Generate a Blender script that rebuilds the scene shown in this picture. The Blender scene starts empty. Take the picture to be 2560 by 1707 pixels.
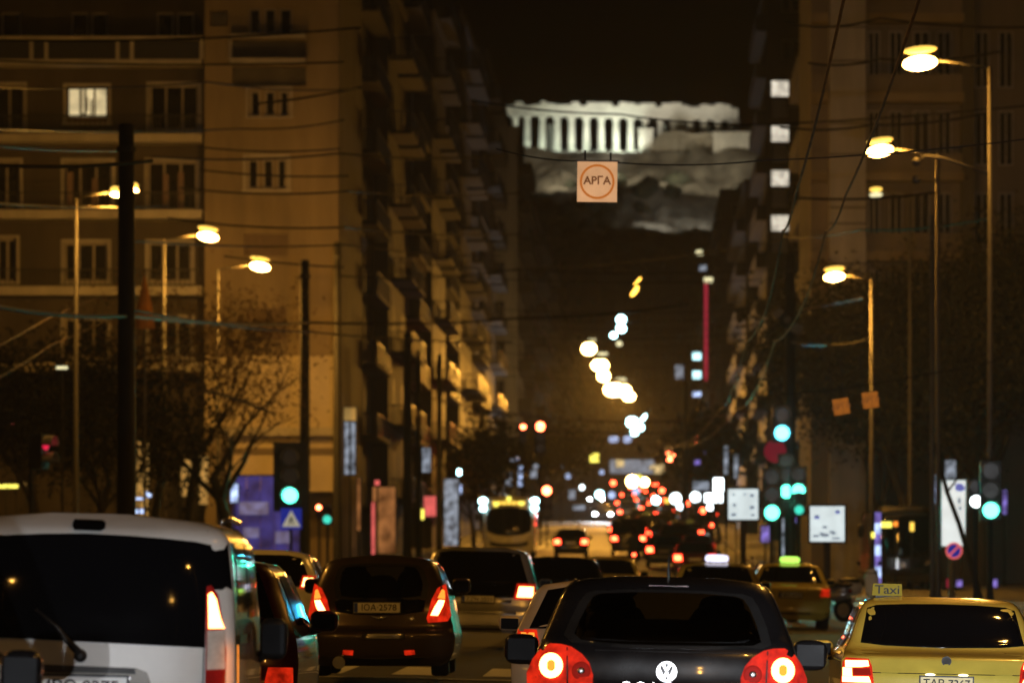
import bpy, math, random
import numpy as np
from mathutils import Vector, Matrix

R = random.Random(11)
sc = bpy.context.scene
COL = sc.collection

# ------------------------------------------------------------------ camera, sky, exposure
CAM_H = 1.4
F = 16700.0            # focal length in pixels of a 2560 px wide picture
CX, CY = 1600.0, 1440.0   # where the straight street vanishes / the eye level
cam_d = bpy.data.cameras.new("camera")
cam = bpy.data.objects.new("camera", cam_d)
COL.objects.link(cam)
cam.location = (0, 0, CAM_H)
cam.rotation_euler = (math.radians(90), 0, 0)
cam_d.sensor_width = 36.0
cam_d.lens = 36.0 * F / 2560.0
cam_d.shift_x = (1280 - CX) / 2560.0
cam_d.shift_y = (CY - 853.5) / 2560.0
cam_d.clip_start = 1.0
cam_d.clip_end = 9000.0
cam_d.dof.use_dof = True
cam_d.dof.focus_distance = 56.0
cam_d.dof.aperture_fstop = 5.0
sc.camera = cam

world = bpy.data.worlds.new("World")
sc.world = world
world.use_nodes = True
wn = world.node_tree.nodes
wl = world.node_tree.links
wn.clear()
sky = wn.new("ShaderNodeTexSky")
sky.sky_type = 'NISHITA'
sky.sun_disc = False
sky.sun_elevation = math.radians(-9.0)     # long after sunset
sky.sun_rotation = math.radians(200.0)
bg = wn.new("ShaderNodeBackground")
bg.inputs["Strength"].default_value = 0.02
wo = wn.new("ShaderNodeOutputWorld")
wl.new(sky.outputs[0], bg.inputs[0])
wl.new(bg.outputs[0], wo.inputs[0])

sc.view_settings.view_transform = 'Standard'
sc.view_settings.look = 'None'
sc.view_settings.exposure = 0.0
sc.view_settings.gamma = 1.0
sc.view_settings.use_curve_mapping = False
sc.cycles.max_bounces = 5
sc.cycles.diffuse_bounces = 2
sc.cycles.glossy_bounces = 3
sc.cycles.transmission_bounces = 4
sc.cycles.transparent_max_bounces = 10
sc.cycles.volume_bounces = 0
sc.cycles.caustics_reflective = False
sc.cycles.caustics_refractive = False
sc.cycles.sample_clamp_indirect = 1.5
sc.cycles.sample_clamp_direct = 60.0
sc.cycles.use_denoising = True

def at(px, py, D):
    return Vector(((px - CX) / F * D, D, CAM_H + (CY - py) / F * D))

# ------------------------------------------------------------------ small maths
def pchip(xs, ys):
    xs = np.array(xs, float); ys = np.array(ys, float)
    h = np.diff(xs); d = np.diff(ys) / h
    m = np.zeros_like(ys)
    m[0] = d[0]; m[-1] = d[-1]
    for i in range(1, len(xs) - 1):
        if d[i-1] * d[i] > 0:
            m[i] = 2 * d[i-1] * d[i] / (d[i-1] + d[i])
    def f(x):
        if x <= xs[0]: return float(ys[0])
        if x >= xs[-1]: return float(ys[-1])
        i = int(np.searchsorted(xs, x) - 1)
        t = (x - xs[i]) / h[i]
        return float((2*t**3-3*t*t+1)*ys[i] + (t**3-2*t*t+t)*h[i]*m[i] + (-2*t**3+3*t*t)*ys[i+1] + (t**3-t*t)*h[i]*m[i+1])
    return f

def lin(pts):
    xs = [p[0] for p in pts]; ys = [p[1] for p in pts]
    return lambda v: float(np.interp(v, xs, ys))

_prof = pchip([-80, 0, 60, 80, 100, 150, 200, 260, 330, 400, 640, 1100, 1300, 1600], [0, 0, 0, .15, .2, .35, .75, 1.35, 2.2, 3.2, 7.4, 18.7, 24, 30])
CROSS = -0.022
def gz(x, y):
    return _prof(y) + CROSS * max(-16.0, min(16.0, x))

# ------------------------------------------------------------------ materials
def _mat(name):
    m = bpy.data.materials.new(name)
    m.use_nodes = True
    nt = m.node_tree
    nt.nodes.clear()
    out = nt.nodes.new("ShaderNodeOutputMaterial")
    return m, nt, out

def pbr(name, col, rough=.6, metal=0., vary=.25, scale=3., bump=0., coat=0., spec=.5, streak=False):
    m, nt, out = _mat(name)
    p = nt.nodes.new("ShaderNodeBsdfPrincipled")
    tc = nt.nodes.new("ShaderNodeTexCoord")
    mp = nt.nodes.new("ShaderNodeMapping")
    if streak: mp.inputs["Scale"].default_value = (1, 1, .18)
    nz = nt.nodes.new("ShaderNodeTexNoise")
    nz.inputs["Scale"].default_value = scale
    nz.inputs["Detail"].default_value = 5
    nz.inputs["Roughness"].default_value = .62
    nt.links.new(tc.outputs["Object"], mp.inputs[0])
    nt.links.new(mp.outputs[0], nz.inputs["Vector"])
    r = nt.nodes.new("ShaderNodeValToRGB")
    lo = 1 - vary; hi = 1 + vary
    r.color_ramp.elements[0].position = .3
    r.color_ramp.elements[1].position = .72
    r.color_ramp.elements[0].color = (col[0]*lo, col[1]*lo, col[2]*lo, 1)
    r.color_ramp.elements[1].color = (min(1, col[0]*hi), min(1, col[1]*hi), min(1, col[2]*hi), 1)
    nt.links.new(nz.outputs[0], r.inputs[0])
    nt.links.new(r.outputs[0], p.inputs["Base Color"])
    mr = nt.nodes.new("ShaderNodeMapRange")
    mr.inputs[3].default_value = max(.02, rough - min(.12, rough*.5))
    mr.inputs[4].default_value = min(1, rough + min(.12, rough*.5))
    nt.links.new(nz.outputs[0], mr.inputs[0])
    nt.links.new(mr.outputs[0], p.inputs["Roughness"])
    p.inputs["Metallic"].default_value = metal
    p.inputs["Specular IOR Level"].default_value = spec
    if coat:
        p.inputs["Coat Weight"].default_value = coat
        p.inputs["Coat Roughness"].default_value = .05
    if bump:
        b = nt.nodes.new("ShaderNodeBump")
        b.inputs["Strength"].default_value = bump
        b.inputs["Distance"].default_value = .02
        nz2 = nt.nodes.new("ShaderNodeTexNoise")
        nz2.inputs["Scale"].default_value = scale * 9
        nz2.inputs["Detail"].default_value = 4
        nt.links.new(tc.outputs["Object"], nz2.inputs["Vector"])
        nt.links.new(nz2.outputs[0], b.inputs["Height"])
        nt.links.new(b.outputs[0], p.inputs["Normal"])
    nt.links.new(p.outputs[0], out.inputs[0])
    return m

def emis(name, col, strength, base=(.02, .02, .02), vary=0., scale=4.):
    m, nt, out = _mat(name)
    p = nt.nodes.new("ShaderNodeBsdfPrincipled")
    p.inputs["Base Color"].default_value = (*base, 1)
    p.inputs["Roughness"].default_value = .75
    p.inputs["Specular IOR Level"].default_value = .15
    p.inputs["Emission Color"].default_value = (*col, 1)
    p.inputs["Emission Strength"].default_value = strength
    if vary:
        tc = nt.nodes.new("ShaderNodeTexCoord")
        nz = nt.nodes.new("ShaderNodeTexNoise")
        nz.inputs["Scale"].default_value = scale
        nz.inputs["Detail"].default_value = 3
        mr = nt.nodes.new("ShaderNodeMapRange")
        mr.inputs[1].default_value = .3; mr.inputs[2].default_value = .7
        mr.inputs[3].default_value = strength * (1 - vary)
        mr.inputs[4].default_value = strength * (1 + vary)
        nt.links.new(tc.outputs["Object"], nz.inputs["Vector"])
        nt.links.new(nz.outputs[0], mr.inputs[0])
        nt.links.new(mr.outputs[0], p.inputs["Emission Strength"])
    nt.links.new(p.outputs[0], out.inputs[0])
    return m

def paint(name, col, metal=.0, rough=.32, vary=.12):
    return pbr(name, col, rough, metal, vary, 2.5, 0, 1.0)

def clear_glass(name, tint=(.55, .56, .55), refl=1.0):
    m, nt, out = _mat(name)
    t = nt.nodes.new("ShaderNodeBsdfTransparent")
    t.inputs[0].default_value = (*tint, 1)
    g = nt.nodes.new("ShaderNodeBsdfGlossy")
    g.inputs["Roughness"].default_value = .03
    g.inputs[0].default_value = (refl, refl, refl, 1)
    fr = nt.nodes.new("ShaderNodeFresnel")
    fr.inputs[0].default_value = 1.5
    mx = nt.nodes.new("ShaderNodeMixShader")
    nt.links.new(fr.outputs[0], mx.inputs[0])
    nt.links.new(t.outputs[0], mx.inputs[1])
    nt.links.new(g.outputs[0], mx.inputs[2])
    nt.links.new(mx.outputs[0], out.inputs[0])
    return m

AMBER = (1.0, .44, .055)
M = {}
M['asphalt'] = pbr('asphalt', (.048, .047, .046), .8, 0, .35, 1.2, .5, spec=.12)
M['marking'] = pbr('road_marking_paint', (.55, .55, .52), .6, 0, .3, 5)
M['paving'] = pbr('paving', (.16, .15, .14), .75, 0, .3, 1.5, .3)
M['kerb'] = pbr('kerbstone', (.25, .24, .23), .7, 0, .25, 2)
M['earth'] = pbr('earth', (.06, .055, .045), .9, 0, .4, .05)
M['stucco_ochre'] = pbr('ochre_stucco', (.27, .215, .14), .85, 0, .34, .6, .25, streak=True)
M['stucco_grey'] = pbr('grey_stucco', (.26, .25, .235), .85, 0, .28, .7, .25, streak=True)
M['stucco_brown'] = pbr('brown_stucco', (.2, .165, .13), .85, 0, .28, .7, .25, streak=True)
M['shaded_grey'] = pbr('shaded_grey_stucco', (.075, .072, .068), .88, 0, .35, .7, .25, streak=True)  # grey stucco darkened so the rows look unlit
M['shaded_brown'] = pbr('shaded_brown_stucco', (.07, .058, .048), .88, 0, .35, .7, .25, streak=True)  # brown stucco darkened for unlit fronts and balcony shade
M['shaded_slab'] = pbr('shaded_balcony_slab', (.045, .042, .04), .9, 0, .4, .9, .2)  # slab colour darkened to keep the balconies in shade
M['stucco_pink'] = pbr('pink_stucco', (.26, .18, .155), .85, 0, .25, .7, .25, streak=True)
M['concrete'] = pbr('pale_concrete', (.42, .40, .37), .8, 0, .25, 1.1, .3, streak=True)
M['dark_concrete'] = pbr('dark_concrete', (.1, .095, .09), .85, 0, .3, 1.1, .3, streak=True)
M['recess'] = pbr('dim_back_wall', (.11, .10, .085), .9, 0, .3, 1.0)  # darkened for the shade inside the loggias
M['win_glass'] = pbr('window_glass', (.012, .012, .014), .08, 0, .2, 2, 0, 0, .5)
M['win_frame'] = pbr('window_frame', (.34, .31, .27), .6, 0, .2, 4)
M['shutter'] = pbr('roller_shutter', (.16, .11, .07), .7, 0, .2, 6)
M['black_metal'] = pbr('black_metal', (.02, .02, .02), .5, .2, .3, 4)
M['pole_dark'] = pbr('dark_pole', (.022, .021, .02), .7, 0, .3, 3)
M['pole_grey'] = pbr('galvanised_pole', (.09, .085, .08), .6, .2, .25, 3)
M['wire'] = pbr('black_cable', (.01, .01, .01), .6, 0, .1, 5)
M['copper'] = pbr('contact_wire_copper', (.16, .10, .065), .75, .0, .6, 1.6)
M['marble'] = pbr('weathered_marble', (.6, .57, .5), .75, 0, .3, .16, .4)
M['wallstone'] = pbr('citadel_wall_stone', (.36, .32, .25), .9, 0, .5, .09, .5)
M['rock'] = pbr('limestone_rock', (.13, .115, .09), .9, 0, .75, .16, .8)
M['hilltree'] = pbr('hill_foliage', (.025, .028, .016), .9, 0, .5, .3)
M['bark'] = pbr('bark', (.05, .04, .03), .9, 0, .35, 6, .4)
M['leaf'] = pbr('amber_lit_leaf', (.17, .105, .035), .7, 0, .5, .8)  # leaf colour carries the amber lamplight on the crowns
M['visor'] = pbr('signal_visor_lining', (.32, .32, .32), .5, 0, .1, 5)
M['cladding'] = pbr('pale_stone_cladding', (.62, .54, .40), .7, 0, .15, .8, .1)
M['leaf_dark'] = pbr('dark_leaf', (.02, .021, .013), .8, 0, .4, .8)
M['rubber'] = pbr('tyre_rubber', (.015, .015, .015), .8, 0, .2, 6)
M['rim'] = pbr('alloy_rim', (.45, .45, .46), .35, .8, .15, 6)
M['trim'] = pbr('black_trim', (.012, .012, .012), .5, 0, .2, 5)
M['car_glass'] = pbr('dark_car_glass', (.004, .004, .005), .04, 0, .1, 2, 0, 0, .5)
M['clear'] = clear_glass('clear_glass', (.82, .83, .82))
M['mirror'] = pbr('dark_mirror_face', (.004, .004, .005), .4, 0, .1, 2, 0, 0, .05)
M['clear_dark'] = clear_glass('tinted_glass', (.45, .45, .45))
M['chrome'] = pbr('chrome', (.52, .52, .52), .34, 1., .08, 8)
M['plate'] = pbr('plate_white', (.85, .85, .83), .4, 0, .04, 8)
M['plate_y'] = pbr('plate_yellow', (.75, .6, .18), .4, 0, .06, 8)
M['plate_blue'] = pbr('plate_blue', (.04, .08, .5), .4, 0, .05, 8)
M['ink'] = pbr('black_print', (.012, .012, .012), .6, 0, .1, 8)
M['seat'] = pbr('seat_cloth', (.012, .012, .013), .9, 0, .2, 8)
M['skin'] = pbr('skin', (.4, .24, .17), .6, 0, .1, 8)
M['cloth_blue'] = pbr('denim_cloth', (.05, .07, .13), .9, 0, .25, 12)
M['cloth_dark'] = pbr('dark_cloth', (.03, .03, .035), .9, 0, .25, 12)
# light givers
M['lamp_hot'] = emis('sodium_lens', (1, .52, .12), 60.)
M['lamp_ghost'] = emis('amber_lens_ghost', (1, .60, .10), 1.6, (.5, .35, .1))  # glow put in for the camera ghost above each lens
M['lamp_far'] = emis('far_sodium_lens', (1, .58, .17), 45.)
M['lamp_cold'] = emis('cold_lens', (.5, .93, 1), 14.)
M['lamp_orange'] = emis('orange_lens', (1, .5, .06), 6.)
M['lamp_dim'] = emis('dim_lens', (1, .9, .5), 1.1)
M['stop_hot'] = emis('brake_bulb', (1, .36, .10), 11.)
M['stop_red'] = emis('red_lamp_glow', (1, .03, .006), .5, (.25, .01, .01), .65, 11.)
M['stop_dim'] = emis('red_lamp_dim', (1, .04, .01), .14, (.25, .01, .01))
M['far_stop'] = emis('far_tail_lamp', (1, .055, .018), 26.)
M['far_red'] = emis('far_red_lens', (1, .02, .008), 2.2, (.25, .01, .01), .5, 14.)
M['orange_ind'] = emis('orange_lamp', (1, .28, .03), 1.6, (.4, .12, .01))
M['lamp_clear'] = pbr('clear_lamp_lens', (.55, .52, .47), .2, 0, .2, 18)
M['lamp_red_off'] = pbr('red_lamp_lens', (.3, .012, .01), .2, 0, .2, 18)
M['head_hot'] = emis('headlamp', (.85, .95, 1), 90.)
M['green_hot'] = emis('green_signal', (.10, 1.0, .64), 6.)
M['green_mid'] = emis('green_signal_small', (.06, .80, .58), 1.1)
M['blue_hot'] = emis('blue_green_signal', (.12, .80, 1), 6.)
M['visor_glow'] = emis('signal_visor_inner', (.02, .8, .5), .3)
M['red_hot'] = emis('red_signal', (1, .14, .05), 22.)
M['red_mid'] = emis('red_signal_dim', (1, .02, .08), .8)
M['lens_off'] = pbr('unlit_lens', (.03, .02, .02), .3, 0, .1, 6)
M['warm_room'] = emis('lit_curtain', (1, .80, .42), .62, (.3, .25, .2), .35, 2.)
M['white_stair'] = emis('lit_stairwell_pane', (1, .90, .72), .7, (.3, .3, .3), .45, 2.2)
M['cyan_pane'] = emis('cyan_lit_pane', (.55, .95, 1), 2.2)
M['box_white'] = emis('backlit_poster_white', (.82, .95, .97), .82, (.5, .5, .5), .12, 2.5)
M['ad_grey'] = emis('backlit_poster_print', (.35, .42, .52), .55, (.1, .1, .1), .2, 6)
M['ad_blue'] = emis('backlit_poster_blue', (.16, .2, .7), .6, (.1, .1, .1))
M['arga_panel'] = emis('sign_cream_glow', (.95, .50, .24), .6, (.15, .1, .05), .2, 2.6)  # emission stands in for light falling on the hanging sign
M['arga_ring'] = emis('sign_orange_glow', (.90, .24, .03), .5, (.1, .05, .01))
M['arga_ink'] = emis('sign_brown_glow', (.30, .10, .03), .4, (.05, .02, .01))
M['taxi_lit'] = emis('roof_sign_lit_green', (.50, 1, .12), 1.6)
M['taxi_white'] = emis('roof_sign_lit_white', (.80, .78, 1), 1.5)
M['taxi_dim'] = emis('roof_sign_dim_yellow', (.72, .56, .08), .15, (.22, .17, .02))
M['led_amber'] = emis('amber_display', (1, .62, .08), 1.6)
M['led_yellow'] = emis('yellow_display', (1, .85, .12), 1.9)
M['shop_blue'] = emis('blue_white_shop_light', (.50, .64, 1), 1.2, (.1, .1, .1), .85, 3.5)
M['shop_violet'] = emis('violet_shop_light', (.35, .25, .9), .5, (.1, .1, .1), .9, 4.)
M['shop_white'] = emis('white_shop_light', (.85, .97, 1), 6.)
M['shop_dim'] = emis('pale_shop_light', (.60, .68, .82), .34, (.1, .1, .1), .95, 3.2)
M['shop_warm'] = emis('warm_shop_light', (1, .72, .32), .8, (.1, .1, .1), .8, 3.)
M['neon_red'] = emis('red_neon', (.9, .04, .1), .38)
M['neon_pink'] = emis('pink_neon', (1, .16, .14), .75, (.1, .1, .1), .3, 1.5)
M['orange_shop'] = emis('orange_shop_light', (.9, .34, .1), .26, (.3, .15, .05), .8, 1.6)
M['shop_yellow'] = emis('yellow_lit_shop_wall', (1, .62, .18), .26, (.5, .4, .2), .35, .6)
M['hoarding_blue'] = emis('lit_blue_hoarding', (.11, .10, .62), .2, (.1, .1, .3), .85, 1.3)
M['hoarding_pale'] = emis('lit_blue_hoarding_print', (.36, .38, .80), .24, (.3, .3, .4), .8, 3.)
M['sign_blue'] = pbr('blue_sign_face', (.02, .05, .45), .4, 0, .1, 6)
M['sign_blue_lit'] = emis('blue_face_glow', (.03, .05, .6), .35, (.02, .05, .4))  # sign faces glow in place of reflected headlight
M['sign_white_lit'] = emis('white_face_glow', (.75, .72, .55), .42, (.7, .7, .7))
M['sign_red_lit'] = emis('red_face_glow', (.7, .03, .08), .15, (.5, .02, .03))  # same painted glow on the red sign face
M['sign_orange'] = emis('orange_warning_board_glow', (.80, .24, .03), .34, (.08, .035, .01), .25, 9.)  # glow painted in for headlight thrown back by the boards
M['parasol'] = pbr('faded_orange_cloth', (.5, .22, .06), .85, 0, .3, 4)

# ------------------------------------------------------------------ mesh collecting
class MB:
    def __init__(s):
        s.v = []; s.f = []; s.mi = []
    def add(s, vs, fs, mi=0):
        o = len(s.v)
        s.v += [tuple(p) for p in vs]
        s.f += [tuple(i + o for i in f) for f in fs]
        s.mi += [mi] * len(fs)
        return s
    def box(s, x0, x1, y0, y1, z0, z1, mi=0):
        return s.add([(x0,y0,z0),(x1,y0,z0),(x1,y1,z0),(x0,y1,z0),(x0,y0,z1),(x1,y0,z1),(x1,y1,z1),(x0,y1,z1)],
                     [(0,3,2,1),(4,5,6,7),(0,1,5,4),(1,2,6,5),(2,3,7,6),(3,0,4,7)], mi)
    def rbox(s, c, size, rot=(0, 0, 0), mi=0):
        from mathutils import Euler
        m = Euler(rot).to_matrix()
        hx, hy, hz = size[0]/2, size[1]/2, size[2]/2
        vs = [Vector(c) + m @ Vector(p) for p in [(-hx,-hy,-hz),(hx,-hy,-hz),(hx,hy,-hz),(-hx,hy,-hz),(-hx,-hy,hz),(hx,-hy,hz),(hx,hy,hz),(-hx,hy,hz)]]
        return s.add(vs, [(0,3,2,1),(4,5,6,7),(0,1,5,4),(1,2,6,5),(2,3,7,6),(3,0,4,7)], mi)
    def tube(s, pts, rad, n=8, mi=0, cap=True):
        pts = [Vector(p) for p in pts]
        if not hasattr(rad, '__len__'): rad = [rad] * len(pts)
        rings = []
        up0 = Vector((0, 0, 1))
        for i, p in enumerate(pts):
            d = (pts[min(i+1, len(pts)-1)] - pts[max(i-1, 0)])
            d = d.normalized() if d.length > 1e-9 else Vector((0, 0, 1))
            a = d.cross(up0 if abs(d.z) < .95 else Vector((1, 0, 0))).normalized()
            b = a.cross(d)
            rings.append([p + (a*math.cos(2*math.pi*k/n) + b*math.sin(2*math.pi*k/n)) * rad[i] for k in range(n)])
        vs = [q for r in rings for q in r]
        fs = []
        for i in range(len(pts)-1):
            for k in range(n):
                fs.append((i*n+k, i*n+(k+1) % n, (i+1)*n+(k+1) % n, (i+1)*n+k))
        if cap:
            fs.append(tuple(range(n))); fs.append(tuple((len(pts)-1)*n + k for k in reversed(range(n))))
        return s.add(vs, fs, mi)
    def prism(s, poly, y0, y1, mi=0):
        """closed outline in the x-z plane, given thickness along y"""
        n = len(poly)
        vs = [(x, y0, z) for x, z in poly] + [(x, y1, z) for x, z in poly]
        fs = [tuple(range(n)), tuple(range(2*n-1, n-1, -1))]
        fs += [(i, i+n, (i+1) % n + n, (i+1) % n) for i in range(n)]
        return s.add(vs, fs, mi)
    def ell(s, c, r, nu=14, nv=9, mi=0, pw=1.0):
        vs = []; fs = []
        for j in range(nv+1):
            ph = -math.pi/2 + math.pi*j/nv
            for i in range(nu):
                th = 2*math.pi*i/nu
                cc = math.cos(ph); 
                def sp(t): return math.copysign(abs(t)**pw, t)
                vs.append((c[0]+r[0]*sp(cc*math.cos(th)) if pw != 1 else c[0]+r[0]*cc*math.cos(th),
                           c[1]+r[1]*sp(cc*math.sin(th)) if pw != 1 else c[1]+r[1]*cc*math.sin(th),
                           c[2]+r[2]*(sp(math.sin(ph)) if pw != 1 else math.sin(ph))))
        for j in range(nv):
            for i in range(nu):
                fs.append((j*nu+i, j*nu+(i+1) % nu, (j+1)*nu+(i+1) % nu, (j+1)*nu+i))
        return s.add(vs, fs, mi)
    def cyl_y(s, c, r, y0, y1, n=24, mi=0):
        return s.prism([(c[0]+r*math.cos(2*math.pi*k/n), c[1]+r*math.sin(2*math.pi*k/n)) for k in range(n)], y0, y1, mi)
    def ring_y(s, c, r0, r1, y0, y1, n=28, mi=0):
        vs = []; fs = []
        for k in range(n):
            a = 2*math.pi*k/n
            for (r, y) in ((r0, y0), (r1, y0), (r1, y1), (r0, y1)):
                vs.append((c[0]+r*math.cos(a), y, c[1]+r*math.sin(a)))
        for k in range(n):
            for q in range(4):
                fs.append((k*4+q, k*4+(q+1) % 4, ((k+1) % n)*4+(q+1) % 4, ((k+1) % n)*4+q))
        return s.add(vs, fs, mi)
    def build(s, name, mats, parent=None, smooth=False, world=False, angle=None):
        if not isinstance(mats, (list, tuple)): mats = [mats]
        me = bpy.data.meshes.new(name)
        vs = s.v
        if world and parent is not None:
            o = parent.location
            vs = [(p[0]-o[0], p[1]-o[1], p[2]-o[2]) for p in vs]
        me.from_pydata(vs, [], s.f)
        for m in mats: me.materials.append(m)
        if len(mats) > 1: me.polygons.foreach_set("material_index", s.mi)
        me.update()
        import bmesh
        bm = bmesh.new(); bm.from_mesh(me)
        bmesh.ops.recalc_face_normals(bm, faces=bm.faces)
        bm.to_mesh(me); bm.free()
        if smooth:
            me.polygons.foreach_set("use_smooth", [True]*len(me.polygons))
            if angle: me.set_sharp_from_angle(angle=math.radians(angle))
        ob = bpy.data.objects.new(name, me)
        COL.objects.link(ob)
        if parent is not None: ob.parent = parent
        return ob

def tag(o, label=None, cat=None, group=None, kind=None):
    if label: o['label'] = label
    if cat: o['category'] = cat
    if group: o['group'] = group
    if kind: o['kind'] = kind
    return o

def thing(name, label, cat, loc=(0, 0, 0), group=None, rz=0., ry=0.):
    o = bpy.data.objects.new(name, None)
    COL.objects.link(o)
    o.empty_display_size = .3
    o.location = loc
    o.rotation_euler = (0, ry, rz)
    return tag(o, label, cat, group)

def kids(o): return [c for c in COL.objects if c.parent == o]

def copy_tree(o, table=None, parent=None):
    if table is None:
        table = {}
        for c in COL.objects:
            if c.parent is not None: table.setdefault(c.parent.name, []).append(c)
    c = o.copy(); COL.objects.link(c)
    if parent is not None: c.parent = parent
    for ch in table.get(o.name, []): copy_tree(ch, table, c)
    return c

def text_mesh(name, s, size, mat, parent, loc, depth=.004, ry=0., sx=1.0, bold=0.0):
    cu = bpy.data.curves.new(name, 'FONT')
    cu.body = s; cu.size = size; cu.align_x = 'CENTER'; cu.align_y = 'CENTER'
    cu.extrude = depth; cu.offset = bold; cu.resolution_u = 3
    tmp = bpy.data.objects.new(name, cu)
    COL.objects.link(tmp)
    bpy.context.view_layer.update()
    me = bpy.data.meshes.new_from_object(tmp.evaluated_get(bpy.context.evaluated_depsgraph_get()))
    bpy.data.objects.remove(tmp)
    me.materials.clear(); me.materials.append(mat)
    ob = bpy.data.objects.new(name, me)
    COL.objects.link(ob)
    ob.parent = parent
    ob.location = loc
    ob.rotation_euler = (math.radians(90), ry, 0)
    ob.scale = (sx, 1, 1)
    return ob

def spot(name, parent, loc, target, power, col, size=150., blend=.8, rad=.15):
    d = bpy.data.lights.new(name, 'SPOT')
    d.energy = power; d.color = col; d.spot_size = math.radians(size); d.spot_blend = blend; d.shadow_soft_size = rad
    o = bpy.data.objects.new(name, d)
    COL.objects.link(o)
    o.parent = parent
    o.location = loc
    o.rotation_euler = (Vector(target) - Vector(loc)).to_track_quat('-Z', 'Y').to_euler()
    return o
# ------------------------------------------------------------------ the haze of the night street
def make_haze():
    b = MB().box(-1310, 1310, -120, 3120, -2.0, 150)
    m, nt, out = _mat('haze_air')
    pv = nt.nodes.new("ShaderNodeVolumePrincipled")
    pv.inputs["Color"].default_value = (.93, .93, .93, 1)
    pv.inputs["Density"].default_value = .00016
    pv.inputs["Anisotropy"].default_value = .3
    nt.links.new(pv.outputs[0], out.inputs["Volume"])
    o = b.build('haze', m)
    tag(o, kind='stuff')
make_haze()

# ------------------------------------------------------------------ ground, road, pavements
def strip(name, ys, xl, xr, dz, mat, nx=6, kind='structure', parent=None):
    b = MB()
    vs = []; fs = []
    for y in ys:
        for i in range(nx+1):
            x = xl(y) + (xr(y)-xl(y))*i/nx
            vs.append((x, y, gz(x, y)+dz))
    for j in range(len(ys)-1):
        for i in range(nx):
            a = j*(nx+1)+i
            fs.append((a, a+1, a+nx+2, a+nx+1))
    b.add(vs, fs)
    o = b.build(name, mat, parent, smooth=True)
    if kind: tag(o, kind=kind)
    return o

YS = [-80+10*i for i in range(139)]
XL = lin([(-80, -11.6), (236, -11.6), (258, -9.2), (1320, -9.2)])
XR = lin([(-80, 5.4), (1320, 5.4)])
gb = MB(); vs = []; fs = []
gx = [-1300, -600, -200, -80, -40, -16, 0, 16, 40, 80, 200, 600, 1300]
gy = [-110+20*i for i in range(76)] + [1500, 1600, 1750, 2000, 2500, 3110]
for y in gy:
    for x in gx: vs.append((x, y, _prof(max(-80, y))-.55+CROSS*max(-16, min(16, x))))
nx = len(gx)
for j in range(len(gy)-1):
    for i in range(nx-1): fs.append((j*nx+i, j*nx+i+1, (j+1)*nx+i+1, (j+1)*nx+i))
tag(gb.add(vs, fs).build('ground', M['earth']), kind='structure')
road = strip('road', YS, XL, XR, 0, M['asphalt'], 10)
strip('pavement_left', YS, lin([(-80, -60), (236, -60), (252, -14), (1320, -14)]), lambda y: XL(y)-.2, .13, M['paving'], 4)
strip('pavement_right', YS, lambda y: XR(y)+.2, lin([(-80, 60), (238, 60), (254, 12), (1320, 12)]), .13, M['paving'], 4)
def kerb(name, xf, sgn):
    b = MB(); vs = []; fs = []
    for y in YS:
        x0 = xf(y); x1 = x0+sgn*.2
        g = gz(x0, y)
        vs += [(x0, y, g-.1), (x0, y, g+.135), (x1, y, g+.135), (x1, y, g-.1)]
    for j in range(len(YS)-1):
        for q in range(3): fs.append((j*4+q, j*4+q+1, (j+1)*4+q+1, (j+1)*4+q))
    tag(b.add(vs, fs).build(name, M['kerb']), kind='structure')
kerb('kerb_left', XL, -1); kerb('kerb_right', XR, 1)

def mark(name, x0, x1, y0, y1):
    n = max(1, int((y1-y0)/4)); b = MB(); vs = []; fs = []
    for j in range(n+1):
        y = y0+(y1-y0)*j/n
        vs += [(x0, y, gz(x0, y)+.004), (x1, y, gz(x1, y)+.004)]
    for j in range(n): fs.append((2*j, 2*j+1, 2*j+3, 2*j+2))
    return b.add(vs, fs).build(name, M['marking'], road)
for i in range(15): mark('crossing_stripe', -10.7+1.1*i, -10.2+1.1*i, 80.5, 86.0)
for lx in (-8.6, -5.75, -1.35, 1.5):
    y = 20
    while y < 420:
        if not 76 < y < 92: mark('lane_dash', lx, lx+.13, y, y+3.2)
        y += 9.5
mark('stop_line', -11.4, 5.2, 78.2, 78.7)

# ------------------------------------------------------------------ walls with openings
def wall_holes(b, x0, x1, z0, z1, y, holes, depth=.28, mi=0):
    xs = sorted({x0, x1, *[v for h in holes for v in (h[0], h[1]) if x0 < v < x1]})
    zs = sorted({z0, z1, *[v for h in holes for v in (h[2], h[3]) if z0 < v < z1]})
    vs = [(x, y, z) for z in zs for x in xs]
    n = len(xs); fs = []
    for j in range(len(zs)-1):
        for i in range(n-1):
            cx = (xs[i]+xs[i+1])/2; cz = (zs[j]+zs[j+1])/2
            if not any(h[0] < cx < h[1] and h[2] < cz < h[3] for h in holes):
                fs.append((j*n+i, j*n+i+1, (j+1)*n+i+1, (j+1)*n+i))
    b.add(vs, fs, mi)
    for h in holes:
        a, c, d, e = h[:4]
        b.add([(a, y, d), (a, y+depth, d), (a, y+depth, e), (a, y, e)], [(0, 1, 2, 3)], mi)
        b.add([(c, y, d), (c, y+depth, d), (c, y+depth, e), (c, y, e)], [(3, 2, 1, 0)], mi)
        b.add([(a, y, d), (c, y, d), (c, y+depth, d), (a, y+depth, d)], [(0, 1, 2, 3)], mi)
        b.add([(a, y, e), (c, y, e), (c, y+depth, e), (a, y+depth, e)], [(3, 2, 1, 0)], mi)
    return b

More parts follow.
